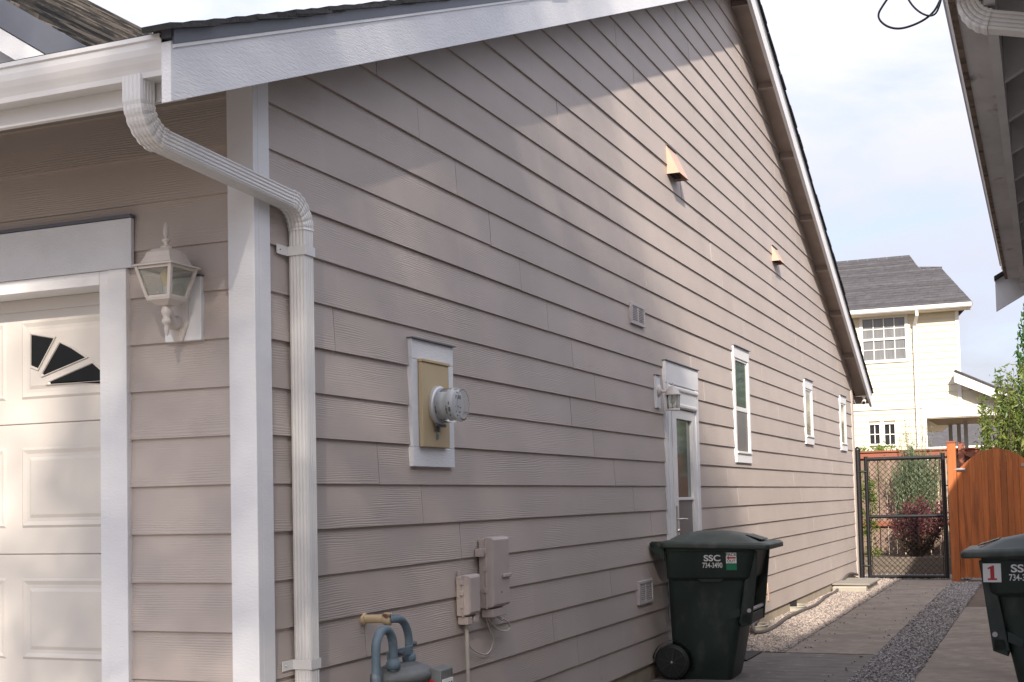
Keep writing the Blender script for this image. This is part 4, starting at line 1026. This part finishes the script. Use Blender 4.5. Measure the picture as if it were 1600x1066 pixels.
leaves('foliage', P, .05, m_purple, br, .6); leaves('lower_foliage', Pl, .05, m_brownleaf, br, .6)
# grey-green feathery shrub
lv = empty('feathery_shrub', (.72, 20.1, .27), 'tall grey-green feathery shrub behind the purple one', 'shrub')
P = []; stems = MB()
for k in range(120):
    a = rng.uniform(0, 2 * math.pi); s0 = rng.uniform(0, .48); top = (1.98 - .7 * s0) * rng.uniform(.75, 1.05) + .27
    b = Vector((.74, 20.1, .3)); e = Vector((.74 + s0 * math.cos(a), 20.1 + s0 * .45 * math.sin(a), top)); pp = smooth_path([b, b.lerp(e, .5) + Vector((.18 * s0 * math.cos(a), 0, 0)), e], 5)
    stems.tube(pp, .004, 4)
    for t in np.linspace(.3, 1, 22):
        q = pp[int(t * (len(pp) - 1))]
        for j in range(3): P.append((q.x + rng.normal() * .03, q.y + rng.normal() * .03, q.z + rng.normal() * .05))
o = stems.build('branches', m_twig, None); rel(o, lv)
leaves('foliage', P, .075, m_lav, lv, .2, (0, 0, 1), .6)
# wispy plant over the fence
wp = empty('wispy_plant', (.75, 20.25, .27), 'wispy pale plant rising above the fence top', 'plant')
P = []; stems = MB()
for k in range(26):
    s0 = rng.normal() * .26; b = Vector((.76 + s0 * .3, 20.25, .3)); e = Vector((.76 + s0 * 1.15, 20.25 + rng.normal() * .05, 2.85 - abs(s0) * 1.6 + rng.normal() * .08))
    pp = smooth_path([b, b.lerp(e, .55) + Vector((-s0 * .15, 0, 0)), e], 5); stems.tube(pp, [.007 - .005 * i / (len(pp) - 1) for i in range(len(pp))], 4)
    for t in np.linspace(.6, 1, 16):
        q = pp[int(t * (len(pp) - 1))]
        for j in range(2): P.append((q.x + rng.normal() * .025, q.y + rng.normal() * .02, q.z + rng.normal() * .04))
o = stems.build('stems', m_twig, None); rel(o, wp); leaves('foliage', P, .05, m_twig, wp, .25, (0, 0, 1), .6)
ls = empty('lime_shrub', (-.1, 18.95, .2), 'narrow lime green shrub glimpsed between the wall and the gate', 'shrub')
leaves('foliage', clumps(2600, 60, ((-.55, .16), (18.9, 19.4), (.35, 1.75)), (.05, .05, .06)), .055, m_yg, ls, .5)
o = MB().tube([(-.1, 19.1, .2), (-.1, 19.1, 1.4)], .02, 6).build('stem', m_bark, None); rel(o, ls)
lt = empty('low_bush', (.0, 22.0, 0), 'small green bush top showing above the back fence', 'bush')
leaves('foliage', clumps(1500, 50, ((-.5, .28), (21.7, 22.3), (1.7, 2.38)), (.05, .05, .04)), .06, m_yg, lt, .5)
o = MB().tube([(-.1, 22.0, -.02), (-.1, 22.0, 2.1)], .03, 6).build('stem', m_bark, None); rel(o, lt)
# small weeds at the foot of the numbered bin
wd_ = empty('weed', (2.50, 4.6, 0), 'small green weed growing beside the numbered bin', 'plant')
leaves('foliage', clumps(220, 10, ((2.42, 2.66), (4.2, 5.0), (.01, .07)), (.03, .05, .015)), .04, m_yg, wd_, .4, (0, 0, 1), .7)

# shade tree standing in the front yard behind the camera
st_ = empty('shade_tree', (6.2, -12.0, 0), 'leafy street tree in front of the houses shading the wall', 'tree')
br_ = MB()
br_.tube([(6.2, -12, -.1), (6.22, -12, 2.5), (6.18, -12, 5), (6.2, -12, 8), (6.3, -12, 12)], [.24, .2, .16, .11, .04], 10)
cl = []
for k in range(330):
    while True:
        q = rng.uniform(-1, 1, 3)
        if .08 < (q ** 2).sum() < 1: break
    x_, y_, z_ = 6.35 + q[0] * 2.9, -12 + q[1] * 1.7, 10.7 + q[2] * 3.9
    if x_ < 4.9 and rng.uniform() < .45: continue
    if z_ > 14.3 - .62 * (x_ - 7.0) : continue
    cl.append((x_, y_, z_))
    b0 = Vector((6.2, -12, max(3.5, z_ - 1.8))); br_.tube([b0, b0.lerp(Vector((x_, y_, z_)), .6) + Vector((0, 0, .1)), (x_, y_, z_)], [.035, .02, .008], 5)
for k in range(34):
    x_, y_, z_ = rng.uniform(4.05, 5.1), -12 + rng.normal() * .6, rng.uniform(7.0, 10.8)
    cl.append((x_, y_, z_))
for k in range(22):
    x_, y_, z_ = rng.uniform(3.0, 4.5), -12 + rng.normal() * .7, rng.uniform(7.6, 11.5)
    cl.append((x_, y_, z_)); b0 = Vector((6.2, -12, z_ - 1.6)); br_.tube([b0, b0.lerp(Vector((x_, y_, z_)), .6) + Vector((0, 0, .1)), (x_, y_, z_)], [.035, .02, .008], 5)
o = br_.build('trunk', m_bark, None); rel(o, st_)
leaves('crown', clumps(14800, 0, None, (.27, .27, .25), cl), .15, m_leaf, st_, .6)

# ------------------------------------------------------------------ cream house behind the fence
ch = empty('cream_house', (0, 27, 0), 'two-storey cream house with charcoal shingle roof behind the fence', 'house')
def cp(mbx, n, m, bev=0, par=None):
    o = mbx.build(n, m, None, bev)
    if par is None: rel(o, ch)
    else: o.parent = par
    return o
HY = 27.0
wallc = cp(MB().box(-7, 1.21, HY + .03, HY + 8, -.2, 5.72), 'wall', m_cream)
for i in range(28):
    z0 = 1.4 + i * .155
    if z0 > 5.62: break
    if z0 + .155 < 3.13:
        rngs = [(-5, .425)]
    elif z0 < 3.42: rngs = [(-5, .425), (.425, 2.7)]
    elif z0 < 4.3:
        xr = 1.20; rngs = [(-5, 1.19)]
        xe = 1.167 + (4.0 - z0 - .16) / .5
        if xe > 1.3: rngs.append((1.195, min(2.7, xe)))
    else: rngs = [(-5, 1.19)]
    for a, b in rngs:
        segs = [(a, b)]
        for (wa, wb, wz0, wz1) in ((-.96, .05, 4.51, 5.60), (-.87, -.62, 2.55, 3.04), (-.53, -.27, 2.52, 3.04)):
            if z0 + .155 > wz0 and z0 < wz1:
                ns = []
                for s, e in segs:
                    if e <= wa or s >= wb: ns.append((s, e)); continue
                    if s < wa: ns.append((s, wa))
                    if e > wb: ns.append((wb, e))
                segs = ns
        mb = MB()
        for s, e in segs:
            mb.add([(s, HY - .02, z0), (e, HY - .02, z0), (e, HY - .004, z0 + .157), (s, HY - .004, z0 + .157), (s, HY + .029, z0), (e, HY + .029, z0), (e, HY + .029, z0 + .157), (s, HY + .029, z0 + .157)], [(0, 1, 2, 3), (0, 4, 5, 1), (2, 6, 7, 3), (1, 5, 6, 2), (0, 3, 7, 4)])
        if mb.v: cp(mb, 'siding_board', m_cream, par=wallc)
cp(MB().box(1.15, 1.235, HY - .04, HY - .021, 3.4, 5.58), 'corner_board', m_creamw, .003)
cp(MB().box(.34, .44, HY - .04, HY - .021, 1.2, 3.36), 'corner_board', m_creamw, .003)
cp(MB().box(-5, 1.17, HY - .045, HY - .0215, 3.365, 3.395), 'belt_board', m_creamw)
cp(MB().box(1.19, 2.8, HY - .035, HY + .02, 3.365, 3.395), 'belt_board', m_creamw)
# roof: main hip facing the camera with a lower hip to the right
RS = .5845
def rplane(t): return HY - .40 + t, 5.70 + RS * t                      # run t up the slope -> y, z
def redge(t):                                                          # right-hand outline: lower hip, lower ridge, upper hip
    if t < 1.91: return 1.56 - .745 * t / 1.91
    if t < 2.02: return .815
    return .284 - .268 * (t - 2.02) / .78
rf = MB()
rf.add([(-7, *rplane(0)), (1.56, *rplane(0)), (.815, *rplane(1.91)), (.30, *rplane(1.95)), (.016, *rplane(2.80)), (-7, *rplane(2.95)), (-7, HY + 6, 5.6), (.3, HY + 6, 5.6), (-7, HY - .40, 5.62), (1.56, HY - .40, 5.62)], [(0, 1, 2, 3, 4, 5), (5, 4, 7, 6), (4, 3, 2, 1, 7), (0, 8, 9, 1)])
rfo = cp(rf, 'roof', m_broof)
n = 23
for i in range(n):
    t0, t1 = 2.90 * i / n, 2.90 * (i + 1) / n
    y0, z0 = rplane(t0); y1, z1 = rplane(t1)
    x0r, x1r = redge(t0), redge(min(t1, 2.0) if t0 < 2.0 else t1)
    x = -3.2 + (i % 3) * .11
    mb = MB()
    while x < x0r - .01:
        xe = min(x + random.uniform(.2, .4), x0r); xt = min(xe, x1r); lift = random.uniform(.008, .022); xb = min(x, x1r)
        mb.add([(x, y0, z0 + lift), (xe - .006, y0, z0 + lift), (xt - .006, y1 + .03, z1 + .022), (xb, y1 + .03, z1 + .022), (x, y0, z0 - .004), (xe - .006, y0, z0 - .004)], [(0, 1, 2, 3), (0, 4, 5, 1)])
        x = xe
    cp(mb, 'shingle_course', m_broof, par=rfo)
cp(MB().box(-7, 1.53, HY - .36, HY - .33, 5.575, 5.70), 'fascia', m_creamw)
gt2 = cp(MB().prism([(HY - .47, 5.70), (HY - .46, 5.62), (HY - .43, 5.595), (HY - .362, 5.595), (HY - .362, 5.71)], 0, -7, 1.545), 'gutter', m_creamw)
cp(MB().box(-7, 1.50, HY - .34, HY - .02, 5.575, 5.60), 'soffit', m_cream)
sweep_spout('downspout', [(.345, HY - .40, 5.60), (.345, HY - .38, 5.5), (.26, HY - .10, 5.3), (.25, HY - .08, 5.2), (.25, HY - .08, 3.0), (.25, HY - .08, .1)], .07, .06, m_creamw, ch).matrix_parent_inverse = Matrix.Translation(-ch.location)
def far_window(x0, x1, z0, z1, nx_, nz_, mat, rail, frame=.05):
    f = MB().box(x0 - frame, x1 + frame, HY - .035, HY - .0, z1, z1 + frame).box(x0 - frame, x1 + frame, HY - .045, HY - .0, z0 - frame, z0).box(x0 - frame, x0, HY - .034, HY, z0, z1).box(x1, x1 + frame, HY - .034, HY, z0, z1)
    w_ = cp(f, 'window', m_creamw)
    if rail: cp(MB().box(x0, x1, HY - .02, HY + .02, (z0 + z1) / 2 - .025, (z0 + z1) / 2 + .025), 'meeting_rail', m_creamw, par=w_)
    mu = MB()
    for i in range(1, nx_): xx = x0 + (x1 - x0) * i / nx_; mu.box(xx - .009, xx + .009, HY - .005, HY + .02, z0, z1)
    for i in range(1, nz_):
        if rail and i == nz_ // 2: continue
        zz = z0 + (z1 - z0) * i / nz_; mu.box(x0, x1, HY - .004, HY + .02, zz - .009, zz + .009)
    cp(mu, 'muntins', m_creamw, par=w_)
    for i in range(nx_):
        for j in range(nz_):
            a, b = x0 + (x1 - x0) * i / nx_, x0 + (x1 - x0) * (i + 1) / nx_; c, d_ = z0 + (z1 - z0) * j / nz_, z0 + (z1 - z0) * (j + 1) / nz_
            cp(MB().box(a, b, HY + .012, HY + .018, c, d_), 'pane', mat, par=w_)
far_window(-.93, .03, 4.54, 5.52, 4, 4, m_curt, True, .07)
far_window(-.85, -.63, 2.57, 3.02, 2, 2, m_dkwin, False, .035); far_window(-.51, -.285, 2.545, 3.02, 2, 2, m_dkwin, False, .035)
# porch to the right
cp(MB().prism([(1.10, 4.10), (1.14, 4.14), (3.0, 3.21), (3.0, 3.0), (1.10, 3.90)], 1, HY - .40, HY - .34), 'porch_barge_board', m_creamw)
cp(MB().prism([(1.10, 4.145), (1.14, 4.18), (3.0, 3.25), (3.0, 3.215), (1.14, 4.145)], 1, HY - .45, HY + 3), 'porch_roof', m_broof)
cp(MB().prism([(1.21, 3.13), (2.75, 3.13), (2.75, 3.20), (1.21, 4.02)], 1, HY + .03, HY + .10), 'porch_wall', m_cream)
cp(MB().box(.44, 2.8, HY - .05, HY + .05, 3.13, 3.36), 'porch_beam', m_creamw)
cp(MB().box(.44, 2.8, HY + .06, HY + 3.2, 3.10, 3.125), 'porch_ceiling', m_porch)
for x, yy in ((.72, HY + 2.9), (.92, HY + 2.9), (1.16, HY + 1.5), (2.6, HY + 2.9)):
    cp(MB().box(x, x + .09, yy, yy + .09, -.1, 3.099), 'porch_post', m_colm)
# open the wall below the porch: a second wall block to the left only
wallc.data = MB().prism([(-7, HY + .03), (1.21, HY + .03), (.2, HY + 8), (-7, HY + 8)], 2, 3.14, 5.72).prism([(-7, HY + .03), (.425, HY + .03), (-.4, HY + 8), (-7, HY + 8)], 2, -.2, 3.139).mesh('wall'); wallc.data.materials.append(m_cream)
# a further house beyond the porch
dh = empty('distant_house', (1, 45, 0), 'pale house with slate grey roof glimpsed through the porch', 'house')
o = MB().prism([(44.8, 3.0), (50, 5.4), (50, 5.2), (44.8, 2.9)], 0, -4, 9).build('roof', m_broof, None); rel(o, dh)
o = MB().box(-4, 9, 45.2, 50, -.2, 2.9).build('wall', m_cream, None); rel(o, dh)
o = MB().box(-4, 9, 44.7, 44.85, 2.86, 3.02).build('gutter', m_creamw, None); rel(o, dh)

# ------------------------------------------------------------------ neighbour's house on the right
nb = empty('neighbour_house', (3.4, 0, 0), 'grey house on the right with stained gutter and open eaves', 'house')
def np_(mbx, n, m, bev=0, solid=0): o = mbx.build(n, m, None, bev, solid); rel(o, nb); return o
NY0, NY1 = -7.0, 6.46
np_(MB().box(3.46, 9.5, NY0 + .3, 5.9, -.2, 3.25), 'wall', m_nbs)
for i in range(16):
    z0 = .1 + i * .2
    np_(MB().prism([(3.435, z0), (3.449, z0 + .2), (3.459, z0 + .2), (3.459, z0)], 1, NY0 + .3, 5.9), 'siding_board', m_nbs)
ngp = [(2.832, 3.205), (2.832, 3.10), (2.735, 3.10), (2.728, 3.12), (2.715, 3.15), (2.702, 3.18), (2.700, 3.205), (2.690, 3.208), (2.690, 3.222), (2.703, 3.222)]
np_(MB().loft([[(p[0], y, p[1]) for p in ngp] for y in (NY0, NY1)], False, False, False), 'gutter', m_nbg, 0, .003)
np_(MB().prism([(2.722, 3.093), (2.744, 3.093), (2.744, 3.099), (2.722, 3.125)], 1, NY0, NY1 - .02), 'gutter_lip', m_nblip)
np_(MB().box(2.836, 2.872, NY0, NY1 - .01, 3.06, 3.235), 'fascia', m_nb)
ns = .56
rz = lambda x: 3.235 + ns * (x - 2.72)
np_(MB().prism([(2.70, rz(2.70)), (6.9, rz(6.9)), (6.9, rz(6.9) + .06), (2.70, rz(2.70) + .05)], 1, NY0, NY1 + .12), 'roof', m_roof)
np_(MB().prism([(6.9, rz(6.9)), (11, 3.2), (11, 3.26), (6.9, rz(6.9) + .06)], 1, NY0, NY1 + .12), 'roof', m_roof)
y = NY0 + .2
while y < NY1 - .3:
    np_(MB().prism([(2.873, 3.10), (3.5, 3.10 + ns * .627), (3.5, rz(3.5) - .002), (2.873, rz(2.873) - .002)], 1, y, y + .045), 'rafter', m_nb); y += .61
bb = np_(MB().prism([(2.645, 2.865), (6.9, 2.865 + ns * 4.255), (6.9, 2.865 + ns * 4.255 + .245), (2.645, 3.11)], 1, NY1 + .14, NY1 + .18), 'barge_board', m_trim)
np_(MB().prism([(2.64, 3.112), (6.9, 3.112 + ns * 4.26), (6.9, 3.14 + ns * 4.26), (2.64, 3.14)], 1, NY1 + .08, NY1 + .20), 'drip_edge', m_roof)
np_(MB().box(2.836, 3.46, NY1 - .01, NY1 + .012, 3.0, 3.22), 'eave_end_board', m_trim)
# unseen taller wing, added and sized to cast shade along the far path
np_(MB().box(3.50, 9.0, 5.95, 14.5, -.2, 3.9), 'unseen_wing_wall', m_nbs)
np_(MB().prism([(3.06, 3.78), (6.2, 5.4), (9.4, 3.78), (9.4, 3.86), (6.2, 5.5), (3.06, 3.86)], 1, 5.7, 14.8), 'unseen_wing_roof', m_roof)
# downspout elbow at its gutter
e3 = [Vector((2.785, .14, 3.13)), Vector((2.785, .14, 3.11))] + arc((2.875, .14, 3.10), .09, math.pi, math.pi * 1.5 - .25, 15, (1, 0, 0), (0, 0, 1))
o = sweep_spout('spout_elbow', e3, .078, .074, m_white, None, crimps=((2, 16),), normal=(0, 1, 0)); rel(o, nb)
o = sweep_spout('spout_arm', [e3[-1], e3[-1] + Vector((.25, 0, -.065)), e3[-1] + Vector((.53, 0, -.14))], .072, .068, m_white, None, normal=(0, 1, 0)); rel(o, nb)
# cable loop hanging from its roof edge
w1 = [(2.60, .42, 3.36), (2.515, .42, 3.274), (2.48, .42, 3.232), (2.462, .42, 3.201), (2.468, .42, 3.174), (2.495, .42, 3.148), (2.533, .42, 3.135), (2.578, .42, 3.139), (2.624, .42, 3.155), (2.658, .42, 3.181), (2.682, .42, 3.222), (2.70, .42, 3.262), (2.72, .42, 3.30)]
w2 = [(2.60, .42, 3.36), (2.545, .40, 3.29), (2.56, .40, 3.255), (2.583, .40, 3.208), (2.611, .40, 3.175), (2.641, .40, 3.158), (2.663, .40, 3.163), (2.678, .40, 3.192), (2.693, .40, 3.241), (2.72, .41, 3.30)]
tag(MB().tube(smooth_path(w1, 4), .0042, 6).tube(smooth_path(w2, 4), .0036, 6).build('hanging_cable', m_black), 'black cable loop hanging from the roof edge at upper right', 'cable')
